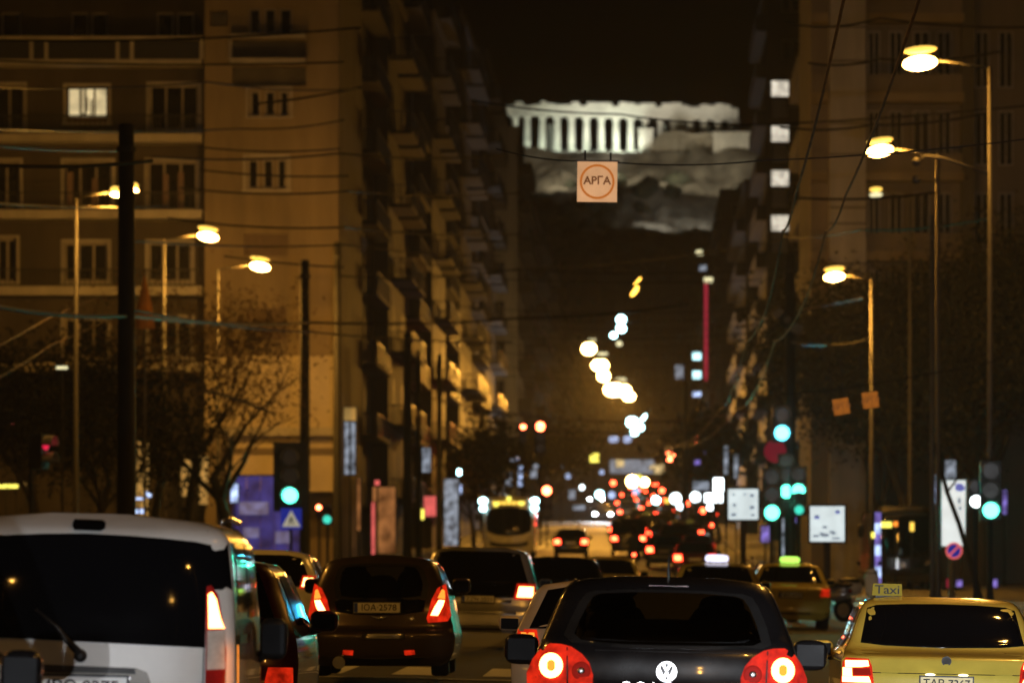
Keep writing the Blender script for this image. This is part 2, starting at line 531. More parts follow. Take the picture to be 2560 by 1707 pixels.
def window(parent, x0, x1, z0, z1, y, n=2, glass=None, frame=None, fw=.07, label=None):
    f = MB()
    f.box(x0, x1, y, y+.08, z0, z0+fw); f.box(x0, x1, y, y+.08, z1-fw, z1)
    f.box(x0, x0+fw, y, y+.08, z0+fw, z1-fw); f.box(x1-fw, x1, y, y+.08, z0+fw, z1-fw)
    for k in range(1, n):
        x = x0+(x1-x0)*k/n
        f.box(x-fw/2, x+fw/2, y+.003, y+.077, z0+fw, z1-fw)
    o = f.build('window', frame or M['win_frame'], parent, world=True)
    g = MB().box(x0+fw, x1-fw, y+.045, y+.055, z0+fw, z1-fw).build('pane', glass or M['win_glass'], None)
    g.parent = o
    pl = parent.location
    for v in g.data.vertices: v.co = v.co - Vector(pl)
    if label: o['label'] = label
    return o

# ------------------------------------------------------------------ left corner apartment house (faces the camera)
DL = 260.0
sL = F/DL
def LX(px): return (px-CX)/sL
def LZ(py): return CAM_H+(CY-py)/sL
house = thing('apartment_building', 'ochre apartment house at far left with one lit window and stacked balconies', 'building', (LX(430), DL, gz(LX(430), DL)))
zb = gz(-20, DL)-.5
ztop = LZ(-120)
trip = [(622, 652, 20, 85), (660, 690, 20, 85), (697, 730, 20, 85),
        (618, 646, 397, 472), (656, 684, 397, 472), (691, 716, 397, 472),
        (624, 650, 226, 290), (661, 688, 226, 290), (698, 722, 226, 290)]
recess = [(580, 765, 102, 144), (580, 765, 166, 216)]
shut = [(610, 720, 585, 640), (524, 570, 28, 66), (617, 716, 770, 850)]
hs = [(LX(a), LX(c), LZ(e), LZ(d)) for a, c, d, e in trip+recess+shut]
b = MB()
wall_holes(b, LX(512), LX(846), zb, ztop, DL, hs, .5)
b.box(LX(512)+.01, LX(846)-.002, DL+.5, DL+22, zb, ztop)          # body behind
b.build('wall', M['stucco_ochre'], house, world=True)
for a, c, d, e in trip: window(house, LX(a)+.01, LX(c)-.01, LZ(e)+.01, LZ(d)-.01, DL+.3, 1)
for a, c, d, e in (trip[3], trip[4], trip[5]): pass
def surround(x0, x1, y0, y1, w, depth=.07, y=None):
    q = MB(); yy = DL if y is None else y
    X0, X1, Z0, Z1 = LX(x0), LX(x1), LZ(y1), LZ(y0); ww = w/sL
    q.box(X0-ww, X1+ww, yy-depth, yy-.003, Z1, Z1+ww); q.box(X0-ww, X0, yy-depth, yy-.003, Z0, Z1); q.box(X1, X1+ww, yy-depth, yy-.003, Z0, Z1)
    q.box(X0-ww*1.3, X1+ww*1.3, yy-depth*1.8, yy-.003, Z0-ww*.8, Z0)
    return q.build('window_surround', M['concrete'], house, world=True)
surround(615, 719, 393, 474, 7)
surround(620, 726, 222, 292, 5)
for a, c, d, e in shut[:1]+shut[2:]:
    q = MB()
    n = 9
    for k in range(n):
        z0 = LZ(e)+(LZ(d)-LZ(e))*k/n
        q.box(LX(a)+.02, LX(c)-.02, DL+.15, DL+.2, z0+.012, z0+(LZ(d)-LZ(e))/n-.012)
    q.build('roller_shutter', M['shutter'], house, world=True)
q = MB().box(LX(530), LX(565), DL+.1, DL+.5, LZ(64), LZ(34)); q.cyl_y((LX(547), LZ(49)), .19, DL+.06, DL+.1)
q.build('air_conditioner', M['dark_concrete'], house, world=True)
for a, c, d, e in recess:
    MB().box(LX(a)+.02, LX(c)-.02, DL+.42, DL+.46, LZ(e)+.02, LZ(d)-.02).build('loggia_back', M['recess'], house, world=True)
# balcony wing on the left half
DW = DL+1.7
wins = [(168, 212, 22, 88), (218, 262, 22, 88), (383, 426, 22, 88), (434, 478, 22, 88), (-8, 42, 22, 88)]
wide = [(156, 262, 208, 300), (365, 490, 204, 320), (-60, 50, 205, 320),
        (150, 272, 396, 520), (360, 486, 396, 520), (-60, 40, 396, 520),
        (-40, 32, 590, 700), (150, 262, 600, 700), (362, 472, 600, 700), (150, 262, 790, 890), (362, 472, 790, 890)]
hs = [(LX(a), LX(c), LZ(e), LZ(d)) for a, c, d, e in wins+wide]
b = MB()
wall_holes(b, LX(-260), LX(512)-.004, zb, ztop, DW, hs, .35)
b.box(LX(-260), LX(512)-.006, DW+.35, DW+20, zb, ztop)
b.build('balcony_back_wall', M['shaded_brown'], house, world=True)
for i, (a, c, d, e) in enumerate(wins): window(house, LX(a)+.01, LX(c)-.01, LZ(e)+.01, LZ(d)-.01, DW+.2, 1)
for i, (a, c, d, e) in enumerate(wide):
    lit = (i == 0)
    window(house, LX(a)+.01, LX(c)-.01, LZ(e)+.01, LZ(d)-.01, DW+.2, 3, M['warm_room'] if lit else None, M['shutter'] if lit else None, .09,
           'window glowing warm yellow behind curtains' if lit else None)
    surround(a, c, d, e, 7, .07, DW)
# things behind the lit glass: curtain folds and a lamp stand in silhouette
q = MB()
for (x, w, z0, z1) in ((201, 5, 212, 282), (207, 3, 235, 270), (217, 4, 240, 292), (196, 7, 275, 283), (226, 3, 212, 290)):
    q.box(LX(x), LX(x+w), DW+.16, DW+.19, LZ(z1), LZ(z0))
for (x, w, z0, z1) in ((158, 102, 284, 297),):
    q.box(LX(x), LX(x+w), DW+.14, DW+.18, LZ(z1), LZ(z0))
q.build('curtain_silhouette', M['shutter'], house, world=True)
for (y0, y1, dz) in ((92, 101, 0), (150, 163, 1), (335, 356, 1), (525, 547, 1), (716, 738, 1), (906, 928, 1)):
    MB().box(LX(-260), LX(505), DL-.25, DW-.003, LZ(y1), LZ(y0)).build('balcony_slab', M['concrete'], house, world=True)
for (y0, y1) in ((90, 100), (150, 162)):
    MB().box(LX(578), LX(766), DL-.9, DL-.003, LZ(y1), LZ(y0)).build('balcony_slab', M['concrete'], house, world=True)
for x in (75, 112, 290, 326, 500, 572):
    MB().box(LX(x), LX(x+9), DL-.2, DL+.05, LZ(149), LZ(102)).build('balcony_post', M['concrete'], house, world=True)
for (y0, y1) in ((104, 148), (292, 334), (484, 524), (676, 715), (866, 905)):
    q = MB()
    if y0 > 250:
        for k in range(60):
            x = LX(-250)+k*(LX(500)-LX(-250))/60
            q.box(x, x+.03, DL-.18, DL-.15, LZ(y1), LZ(y0))
        q.box(LX(-255), LX(503), DL-.2, DL-.13, LZ(y0), LZ(y0)+.05)
    else:
        q.box(LX(-255), LX(503), DL-.12, DL-.06, LZ(y1), LZ(y0))
    q.build('balcony_railing', M['black_metal'], house, world=True)
for (x, y0, y1) in ((160, 425, 520), (222, 440, 510), (400, 430, 520), (438, 425, 520)):
    MB().box(LX(x), LX(x+14), DW-.12, DW-.05, LZ(y1), LZ(y0)).build('hanging_laundry', M['stucco_pink'], house, world=True)
MB().box(LX(512)+.02, LX(846)-.02, DL-.3, DL-.004, LZ(1071), LZ(890)).build('stone_cladding', M['cladding'], house, world=True)
# ground floor: awning-shaded shop wall
MB().box(LX(575), LX(846)-.02, DL-2.2, DL-.004, LZ(1230), LZ(1092)).build('shop_fascia', M['cladding'], house, world=True)
MB().box(LX(570), LX(846), DL-2.7, DL-.004, LZ(1092), LZ(1072)).build('shop_canopy', M['concrete'], house, world=True)
MB().box(LX(575), LX(846)-.03, DL-2.26, DL-2.204, LZ(1138), LZ(1122)).build('shop_band', M['stucco_brown'], house, world=True)
MB().box(LX(345), LX(372), DL-.6, DL-.004, LZ(1330), LZ(1105)).build('lit_doorway', M['shop_yellow'], house, world=True)
for (x0, x1, y0, y1) in ((455, 480, 1150, 1240), (500, 520, 1140, 1260)):
    MB().box(LX(x0), LX(x1), DL-.5, DL-.004, LZ(y1), LZ(y0)).build('lit_doorway', M['shop_warm' if 0 else 'shop_yellow'], house, world=True)

# ------------------------------------------------------------------ street rows
def block(name, label, x_face, depth, y0, y1, h, side, mat, floors=None, bal=(0, 1), win_px=True, extra=None, bal_mat=None, bal_d=1.15):
    """side -1: stands left of the street with its front at x_face; +1: right of it"""
    g = min(gz(x_face, y0), gz(x_face, y1))-.5
    xo = x_face+side*depth
    t = thing(name, label, 'building', ((x_face+xo)/2, y0, gz(x_face, y0)))
    x0, x1 = min(x_face, xo), max(x_face, xo)
    zt = g+h
    fl = floors or int(h/3.05)
    fh = h/fl
    holes = []
    nwin = max(1, int(depth/3.2))
    for k in range(1, fl):
        for w in range(min(nwin, 4)):
            cx = x_face+side*(1.6+w*3.0)
            if x0+.8 < cx < x1-.8: holes.append((cx-.6, cx+.6, g+k*fh+1.0, g+k*fh+2.3))
    b = MB()
    wall_holes(b, x0, x1, g, zt, y0, holes, .22)
    b.box(x0, x1, y0+.22, y1, g, zt)
    b.box(x0-.12, x1+.12, y0-.12, y1+.02, zt, zt+.3)
    b.build('wall', mat, t, world=True)
    for h_ in holes: window(t, h_[0]+.01, h_[1]-.01, h_[2]+.01, h_[3]-.01, y0+.1, 2)
    bm = bal_mat or M['concrete']
    L = y1-y0
    for k in range(1, fl):
        z = g+k*fh
        for (a, c) in bal if isinstance(bal[0], tuple) else (bal,):
            ya, yb = y0+L*a+.15, y0+L*c-.15
            xb = x_face-side*bal_d
            q = MB()
            q.box(min(x_face, xb), max(x_face, xb), ya, yb, z-.16, z)
            if side > 0 or y0 > 540:
                q.box(min(xb, xb+side*.1), max(xb, xb+side*.1), ya, yb, z, z+.85)
                q.box(min(x_face, xb+side*.1), max(x_face, xb+side*.1), ya, ya+.09, z, z+.85)
                q.build('balcony', bm, t, world=True)
            else:
                bo = q.build('balcony', bm, t, world=True)
                q = MB(); ym = ya
                while ym < yb:
                    q.box(min(xb, xb+side*.05), max(xb, xb+side*.05), ym, ym+.05, z+.004, z+.85); ym += .45
                xm = xb
                while abs(xm-xb) < bal_d-.05:
                    q.box(min(xm, xm+side*.03), max(xm, xm+side*.03), ya-.03, ya-.004, z+.004, z+.85); xm += side*.14
                q.box(min(xb, xb+side*.06), max(xb, xb+side*.06), ya, yb, z+.853, z+.9)
                q.box(min(x_face, xb), max(x_face, xb), ya-.04, ya-.002, z+.853, z+.9)
                o = q.build('railing', M['black_metal'], None); o.parent = bo
                for v in o.data.vertices: v.co = v.co-t.location
            n = max(1, int((yb-ya)/5))
            for w in range(n):
                yy = ya+(yb-ya)*(w+.5)/n
                xa = x_face-side*.03
                MB().box(min(xa, x_face-side*.004), max(xa, x_face-side*.004), yy-.8, yy+.8, z+.02, z+2.2).build('balcony_door', M['shutter'], t, world=True)
    return t

left_rows = [
 # x_face, depth, y0, y1, height, material, label
 (-12.15, 16, 284, 304, 30.5, 'shaded_grey', 'dim grey apartment block just right of the ochre corner house, white dish on its end'),
 (-11.5, 16, 305, 328, 27, 'shaded_brown', 'brown apartment block behind two dark trolley poles on the left'),
 (-12.1, 15, 330, 352, 31, 'shaded_grey', 'grey block with deep balconies, third along the left row'),
 (-11.0, 15, 353, 378, 29, 'shaded_brown', 'brown block stepping forward into the left pavement'),
 (-11.9, 15, 380, 408, 34, 'shaded_grey', 'tall grey block set back midway along the left row'),
 (-11.1, 15, 410, 440, 33, 'shaded_brown', 'tall brown block rising high on the left side of the street'),
 (-11.5, 15, 442, 478, 34.5, 'shaded_grey', 'tallest dark grey block left of the floodlit temple'),
 (-11.2, 14, 480, 516, 35, 'shaded_brown', 'high dark block whose edge meets the sky beside the temple'),
 (-10.25, 14, 556, 590, 33, 'concrete', 'pale bluish narrow block directly below the left end of the temple'),
 (-10.9, 14, 592, 640, 33, 'shaded_brown', 'dark block just right of the pale bluish one'),
 (-10.2, 14, 642, 700, 29.9, 'stucco_pink', 'pinkish block left of the hanging square sign'),
 (-9.9, 14, 702, 790, 28.5, 'stucco_pink', 'long reddish block under the rocky slope on the left'),
 (-9.8, 14, 792, 900, 25, 'shaded_brown', 'brown far block beside the glowing lamp chain'),
 (-9.8, 14, 902, 1080, 24, 'stucco_pink', 'farthest low block on the left in amber glow'),
]
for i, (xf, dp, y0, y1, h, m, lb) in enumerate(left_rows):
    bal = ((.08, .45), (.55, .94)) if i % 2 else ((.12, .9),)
    block('apartment_building', lb, xf, dp, y0, y1, h, -1, M[m], bal=bal, bal_mat=M['shaded_slab'], bal_d=.9+.25*((i*7) % 3)/2)

right_rows = [
 (8.05, 14, 300, 330, 27, 'shaded_grey', 'dark block right behind the pilastered house'),
 (8.35, 16, 440, 470, 37.5, 'shaded_brown', 'dark tower with a stack of white lit stairwell windows'),
 (7.6, 15, 480, 530, 25.8, 'shaded_brown', 'brown block with long balcony bands left of the lit stairwell tower'),
 (7.45, 14, 612, 660, 30.4, 'shaded_brown', 'dark banded block beside the red neon strip'),
 (6.9, 14, 664, 740, 23, 'stucco_pink', 'reddish banded block behind the red neon strip'),
 (6.4, 14, 745, 860, 20, 'shaded_brown', 'brown far block on the right of the street end'),
 (6.2, 14, 862, 1080, 19, 'shaded_brown', 'farthest block on the right of the street'),
]
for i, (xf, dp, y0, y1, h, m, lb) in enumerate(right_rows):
    t = block('apartment_building', lb, xf, dp, y0, y1, h, 1, M[m], bal=((.03, .97),), bal_mat=M['shaded_slab'], bal_d=.7)
    if i == 1:
        for k, py in enumerate((222, 335, 446, 558)):
            D = 439.6
            a = at(1929, py+19, D); c = at(1971, py-19, D)
            f = MB().box(a.x-.06, c.x+.06, D, D+.25, a.z-.06, c.z+.06).build('stairwell_frame', M['concrete'], t, world=True)
            p_ = MB().box(a.x, c.x, D-.04, D-.003, a.z, c.z).build('lit_stairwell_window', M['white_stair'], t, world=True)
            a = at(1932, py+72, D); c = at(1968, py+28, D)
            MB().box(a.x, c.x, D-.05, D+.2, a.z, c.z).build('stairwell_panel', M['concrete'], t, world=True)
# blocks closing the street far away
for (px0, px1, pt, D, m, lb) in ((1395, 1500, 640, 1150, 'stucco_pink', 'pinkish block closing the street end on the left'),
                                  (1500, 1545, 800, 1180, 'stucco_brown', 'low block in the middle of the street end'),
                                  (1540, 1612, 832, 1120, 'stucco_grey', 'grey box-shaped block at the street end under the lamps'),
                                  (1605, 1720, 700, 1160, 'stucco_brown', 'brown block closing the street end on the right')):
    a = at(px0, 1300, D); c = at(px1, pt, D)
    g = gz(0, D)-1
    t = thing('apartment_building', lb, 'building', ((a.x+c.x)/2, D, g+1))
    holes = []
    nx_ = max(2, int((c.x-a.x)/2.2)); nz = max(2, int((c.z-g)/3.1))
    for i in range(nx_):
        for k in range(1, nz):
            xx = a.x+(c.x-a.x)*(i+.5)/nx_; zz = g+k*3.1+1
            holes.append((xx-.45, xx+.45, zz, zz+1.3))
    b = MB(); wall_holes(b, a.x, c.x, g, c.z, D, holes, .2); b.box(a.x, c.x, D+.2, D+16, g, c.z)
    b.build('wall', M[m], t, world=True)
    q = MB()
    for h_ in holes: q.box(h_[0], h_[1], D+.12, D+.16, h_[2], h_[3])
    tag(q.build('window_glass', M['win_glass'], t, world=True), kind='stuff')

# ------------------------------------------------------------------ right corner house (faces the camera)
DR = 253.0; sR = F/DR
def RX(px): return (px-CX)/sR
def RZ(py): return CAM_H+(CY-py)/sR
rh = thing('apartment_building', 'brown apartment house on the right with one pale pilaster behind the street lamps', 'building', (RX(2300), DR, gz(10, DR)))
zb = gz(10, DR)-.5
cols = [(2172, 2205), (2225, 2262), (2285, 2330), (2345, 2385), (2440, 2480), (2500, 2540)]
rows = [(70, 215), (270, 410), (475, 610), (670, 800), (860, 990)]
hs = [(RX(a), RX(c), RZ(e), RZ(d)) for (d, e) in rows for (a, c) in cols]
b = MB(); wall_holes(b, RX(2030), RX(2760), zb, RZ(-140), DR+1.3, hs, .3); b.box(RX(2030), RX(2760), DR+1.6, DR+20, zb, RZ(-140))
b.build('wall', M['stucco_brown'], rh, world=True)
for h_ in hs: window(rh, h_[0]+.01, h_[1]-.01, h_[2]+.01, h_[3]-.01, DR+1.45, 2)
b = MB().box(RX(2074), RX(2164), DR-.35, DR+1.297, zb, RZ(-140)); b.build('pilaster', M['concrete'], rh, world=True)
for z in (70, 155, 310, 388, 520, 560, 660, 860): 
    MB().box(RX(2073), RX(2165), DR-.365, DR-.353, RZ(z+2), RZ(z-2)).build('pilaster_joint', M['recess'], rh, world=True)
for (y0, y1) in ((34, 56), (232, 256), (430, 452), (628, 652), (826, 850), (1020, 1044)):
    MB().box(RX(2166), RX(2410), DR-.2, DR+1.297, RZ(y1), RZ(y0)).build('balcony_slab', M['stucco_ochre'], rh, world=True)
    MB().box(RX(2026), RX(2072), DR-.2, DR+1.297, RZ(y1), RZ(y0)).build('balcony_slab', M['stucco_ochre'], rh, world=True)
    q = MB()
    q.box(RX(2168), RX(2405), DR-.14, DR-.1, RZ(y0-1), RZ(y0-46))
    q.box(RX(2028), RX(2070), DR-.14, DR-.1, RZ(y0-1), RZ(y0-46))
    q.build('balcony_railing', M['stucco_brown'], rh, world=True)
b = MB().box(RX(2405), RX(2436), DR-.1, DR+1.297, zb, RZ(-140)); b.build('pilaster', M['dark_concrete'], rh, world=True)

# ------------------------------------------------------------------ the rocky hill and the temple
hz = lin([(1600, 29), (1700, 33), (1880, 92), (1950, 109), (1966, 116), (1974, 120), (1982, 127.3), (1990, 127.9), (2300, 128), (2700, 30), (3100, 29)])
hx = lin([(-420, 0), (-180, .55), (-110, .95), (-60, 1), (60, 1), (90, .97), (150, .55), (420, 0)])
RN = random.Random(5)
from mathutils import noise
def hillz(x, y):
    n = noise.fractal(Vector((x*.035, y*.035, 3.1)), 1.0, 2.1, 5)
    n2 = noise.noise(Vector((x*.18, y*.18, 8)))
    pl = 0.05 if y > 1986 else 1.0
    base = 28+(hz(y)-28)*hx(x)
    n3 = abs(noise.noise(Vector((x*.09, y*.3, 2.5))))*3.2+noise.noise(Vector((x*.42, y*.3, 4)))*1.3
    return base+(n*5.5+n2*1.6-n3)*pl*min(1, max(0, (y-1620)/150))
xs = [-420+20*i for i in range(16)]+[-110+3.0*i for i in range(74)]+[112+20*i for i in range(16)]
ys = [1600+12*i for i in range(24)]+[1886+3.0*i for i in range(36)]+[1996+30*i for i in range(24)]+[2720, 2900, 3090]
vs = [(x, y, hillz(x, y)) for y in ys for x in xs]; n = len(xs)
fs = [(j*n+i, j*n+i+1, (j+1)*n+i+1, (j+1)*n+i) for j in range(len(ys)-1) for i in range(n-1)]
hill = tag(MB().add(vs, fs).build('hill', M['rock'], smooth=False), kind='structure')
# dark woods on the slope
b = MB()
import bmesh as _bm
ico = _bm.new(); _bm.ops.create_icosphere(ico, subdivisions=2, radius=1.0)
ico.verts.index_update()
iv = [v.co.copy() for v in ico.verts]; ifc = [tuple(v.index for v in f.verts) for f in ico.faces]; ico.free()
for k in range(620):
    x = RN.uniform(-85, 85); y = RN.uniform(1700, 1968)
    p = at(0, 0, 1)
    px = CX+x*F/y
    z = hillz(x, y)
    py = CY-(z-CAM_H)*F/y
    if 1560 < px < 1700 and 535 < py < 640 and RN.random() < .93: continue
    if 1690 < px < 1800 and 470 < py < 610 and RN.random() < .85: continue
    if 1570 < px < 1640 and 455 < py < 500 and RN.random() < .5: continue
    r = RN.uniform(1.6, 3.6)
    b.add([(x+q.x*r*RN.uniform(.75, 1.25), y+q.y*r, z+r*.4+q.z*r*RN.uniform(.6, 1.15)) for q in iv], ifc)
tag(b.build('hill_woods', M['hilltree']), kind='stuff')

DT = 2000.0; sT = F/DT
def TX(px): return (px-CX)/sT
def TZ(py): return CAM_H+(CY-py)/sT
tz = TZ(385)
temple = thing('temple', 'floodlit ruined marble temple with a row of tall columns on the hilltop', 'temple', (TX(1560), DT, tz))
MB().box(TX(1280), TX(1860), DT-2.4, DT+30, tz-3, tz+.35).box(TX(1286), TX(1856), DT-1.7, DT+29, tz+.35, tz+.8).build('stylobate', M['marble'], temple, world=True)
def column(px, top, bot, r=1.0, y=DT, mat='marble'):
    b = MB(); x = TX(px); z0 = TZ(bot); z1 = TZ(top)
    n = 20; rings = []
    hh = z1-z0
    prof = [(0, r), (.3, r*.97), (.6, r*.9), (.88, r*.79), (.885, r*.83), (.93, r*1.12), (.935, r*1.25), (1, r*1.25)]
    vs = []; fs = []
    for t_, rr in prof:
        for k in range(n):
            rk = rr*(1-.07*(k % 2)) if t_ < .885 else rr
            a = 2*math.pi*k/n
            if t_ > .932:
                m_ = max(abs(math.cos(a)), abs(math.sin(a))); rk = rr*.9/m_
            vs.append((x+rk*math.cos(a), y+rk*math.sin(a), z0+hh*t_))
    for j in range(len(prof)-1):
        for k in range(n): fs.append((j*n+k, j*n+(k+1) % n, (j+1)*n+(k+1) % n, (j+1)*n+k))
    return b.add(vs, fs).build('column', M[mat], temple, world=True)
for px in (1288, 1318, 1356, 1393, 1429, 1466, 1503, 1540, 1577, 1614, 1651, 1688, 1725, 1760, 1796, 1830):
    t_ = (px-1288)/560
    column(px, 288+t_*12, 383, 1.12)
for px in (1374, 1660, 1700, 1772): column(px, 300, 383, 1.0, DT+22)
# entablature with a broken top edge
b = MB()
b.prism([(TX(1268), TZ(289)), (TX(1845), TZ(303)), (TX(1845), TZ(292)), (TX(1268), TZ(277))], DT-1.1, DT+1.1)
b.build('architrave', M['marble'], temple, world=True)
b = MB()
b.prism([(TX(1264), TZ(276.4)), (TX(1845), TZ(291.4)), (TX(1845), TZ(272)), (TX(1700), TZ(268)), (TX(1600), TZ(268)), (TX(1480), TZ(266)), (TX(1264), TZ(264))], DT-1.2, DT+1.0)
b.build('frieze', M['marble'], temple, world=True)
x = 1262
while x < 1838:
    w = RN.uniform(14, 30)
    if RN.random() < .8:
        hgt = RN.choice([3, 6, 9, 10, 12])
        base = 264.4+(x-1264)/580*8
        MB().box(TX(x), TX(min(1844, x+w))-.06, DT-1.5, DT+.9, TZ(base), TZ(base-hgt)).build('cornice_block', M['marble'], temple, world=True)
    x += w
# remains between and behind the columns on the right
MB().box(TX(1597), TX(1632), DT-4.5, DT-2.45, tz-1, TZ(328)).box(TX(1594), TX(1635), DT-4.6, DT-2.44, TZ(328), TZ(324)).build('pedestal', M['marble'], temple, world=True)
MB().box(TX(1676), TX(1736), DT+3, DT+5, tz, TZ(300)).box(TX(1840), TX(1850), DT, DT+28, tz, TZ(300)).build('inner_wall', M['marble'], temple, world=True)
wallc = thing('citadel_wall', 'rough lit citadel wall and square bastion right of the temple columns', 'wall', (TX(1760), DT-12, tz-4))
b = MB()
b.prism([(TX(1634), TZ(398)), (TX(1876), TZ(404)), (TX(1876), TZ(352)), (TX(1800), TZ(346)), (TX(1770), TZ(336)), (TX(1735), TZ(340)), (TX(1690), TZ(330)), (TX(1650), TZ(340)), (TX(1634), TZ(352))], DT-8, DT-4.7)
b.build('rubble_wall', M['wallstone'], wallc, world=True)
MB().box(TX(1782), TX(1872), DT-14, DT-8.05, TZ(424), TZ(343)).box(TX(1779), TX(1875), DT-14.3, DT-8.04, TZ(343), TZ(338)).build('bastion', M['marble'], wallc, world=True)
for k in range(7): 
    x0 = TX(1640+k*20); MB().box(x0, x0+1.6, DT-9, DT-8.03, TZ(400), TZ(352+RN.uniform(-6, 10))).build('buttress', M['wallstone'], wallc, world=True)

def floodlight(px, y, z, target, power, label, size=100., col=(.86, 1, .82), group='floodlights on the hill'):
    x = (px-CX)/F*y
    t = thing('floodlight', label, 'floodlight', (x, y, z), group)
    q = MB().box(-.3, .3, -.15, .15, .3, .8).tube([(0, 0, -1.0), (0, 0, .35)], .06)
    q.build('housing', M['black_metal'], t)
    spot('flood_beam', t, (0, .5, .6), (target[0]-x, target[1]-y, target[2]-z), power*1.35, col, size, .7, .4)
for i, px in enumerate((1335, 1430, 1525, 1568)):
    floodlight(px, DT-9, tz-.4, (TX(px), DT, tz+4.5), 5200, ('first', 'second', 'third', 'fourth')[i]+' small black floodlight from the left at the foot of the temple columns', 120)
for i, px in enumerate((1400, 1560, 1690, 1810)):
    yy = DT-50; xx = (px-CX)/F*yy
    floodlight(px, yy, hillz(xx, yy)+11, (TX(px), DT-8, tz+1), 10000, ('leftmost', 'second', 'third', 'rightmost')[i]+' black floodlight on the rock edge below the citadel wall', 110, (1, .88, .62))
floodlight(1480, DT-52, hillz(-14, DT-52)+10, (TX(1600), DT, TZ(280)), 60000, 'black floodlight on the slope aimed at the temple front', 60, (1, .97, .84))
floodlight(1650, 1912, hillz(6, 1912)+5, (TX(1660), 1945, TZ(560)), 5500, 'black floodlight among the trees under the rocks', 120, (1, .98, .86))
floodlight(1765, 1922, hillz(19, 1922)+5, (TX(1765), 1955, TZ(530)), 5000, 'black floodlight among the trees on the right slope', 120, (1, .98, .86))
# ------------------------------------------------------------------ street lamps
LAMP_W = 1000.0
def point(name, parent, loc, power, col, rad=.14):
    d = bpy.data.lights.new(name, 'POINT')
    d.energy = power; d.color = col; d.shadow_soft_size = rad
    o = bpy.data.objects.new(name, d); COL.objects.link(o)
    o.parent = parent; o.location = loc
    return o
def street_lamp(label, px, py, D, pole_dx, tilt=.12, size=.7, power=LAMP_W, twin=None, lens='lamp_hot', group='sodium street lamps', col=AMBER, pole_mat='pole_grey', low_arm=False):
    """lamp head at the pixel position, pole pole_dx metres beside it"""
    c = at(px, py, D)
    bx = c.x+pole_dx
    g = gz(bx, D)+.13
    t = thing('street_lamp', label, 'street lamp', (bx, D, g), group)
    hz_ = c.z-g; dx = -pole_dx; s = math.copysign(1, dx)
    MB().tube([(0, 0, 0), (0, 0, .9), (0, 0, hz_-.12)], [.13, .075, .05], 10).build('pole', M[pole_mat], t, smooth=True)
    MB().tube([(0, 0, hz_-.14), (dx*.45, 0, hz_-.02), (dx-s*size*.45, 0, hz_+.03)], .03, 8).build('arm', M[pole_mat], t, smooth=True)
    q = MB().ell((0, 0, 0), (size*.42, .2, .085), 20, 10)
    h = q.build('lamp_housing', M['lamp_ghost'], t, smooth=True); h.location = (dx, 0, hz_+size*.29); h.rotation_euler = (0, s*tilt*1.0, 0)  # housing glows to imitate the lens ghost above the lamp
    q = MB().ell((0, 0, 0), (size*.42, .22, size*.18), 20, 10)
    l = q.build('lamp_lens', M[lens], t, smooth=True); l.location = (dx, 0, hz_-.03); l.rotation_euler = (0, s*tilt, 0)
    if power:
        point('lamp_light', t, (dx, -.1, hz_-size*.26), power, col)
        spot('lamp_throw', t, (dx, -.12, hz_-size*.25), (dx, -10, hz_-4.5), 1100, col, 80, .9, .12)
    if low_arm:
        MB().tube([(0, 0, hz_*.80), (-1.0, -.05, hz_*.80+.35), (-1.45, -.05, hz_*.80+.42), (-1.62, -.05, hz_*.80+.3)], .028, 8).build('side_arm', M[pole_mat], t, smooth=True)
        MB().ell((-1.66, -.05, hz_*.80+.28), (.1, .1, .1)).ell((-1.66, -.05, hz_*.80-.12), (.1, .1, .1)).build('globe', M['pole_grey'], t, smooth=True)
    return t
street_lamp('nearest street lamp on the right, glowing widest, with a lower side arm and two globes', 2300, 155, 150, 1.57, .10, .92, low_arm=True)
street_lamp('second street lamp on the right, over the pale pilaster edge', 2200, 375, 190, 1.64, .16, .90, power=2800)
street_lamp('third street lamp on the right, lowest and leftmost of the three', 2086, 690, 226, 1.25, .10, .84, power=2600)
street_lamp('dim thin street lamp lens below the second right lamp', 2190, 485, 236, 1.2, .06, .55, 0, lens='lamp_dim')
street_lamp('street lamp on the far left, just left of the thick black pole', 290, 484, 175, -1.05, .12, .36)
street_lamp('small street lamp lens just right of the thick black pole', 336, 472, 168, -.25, .3, .26, 900, pole_mat='pole_dark')
street_lamp('bright street lamp in front of the ochre house, higher of the pair', 520, 590, 240, -1.58, .16, .9, power=2300)
street_lamp('bright street lamp before the shuttered window, lower of the pair', 650, 665, 248, -1.56, .16, .9, power=2600)
# the same rows go on past the frame, towards and behind the camera
def row_lamp(x, D, side, label, power=LAMP_W):
    c_x = x; g = gz(x, D)+.13
    px = CX+x*F/D if D > 0 else None
    t = thing('street_lamp', label, 'street lamp', (x+side*1.25, D, g), 'street lamps nearer than the frame')
    dx = -side*1.25; hz_ = 10.4; s = math.copysign(1, dx)
    MB().tube([(0, 0, 0), (0, 0, .9), (0, 0, hz_-.12)], [.13, .075, .05], 10).build('pole', M['pole_grey'], t, smooth=True)
    MB().tube([(0, 0, hz_-.14), (dx*.45, 0, hz_-.02), (dx-s*.3, 0, hz_+.03)], .03, 8).build('arm', M['pole_grey'], t, smooth=True)
    h = MB().ell((dx, 0, hz_+.15), (.35, .2, .085), 20, 10).build('lamp_housing', M['lamp_ghost'], t, smooth=True)
    MB().ell((dx, 0, hz_-.03), (.33, .21, .12), 20, 10).build('lamp_lens', M['lamp_hot'], t, smooth=True)
    spot('lamp_light', t, (dx, 0, hz_-.2), (dx, 0, 0), power, AMBER, 172, .25, .12)
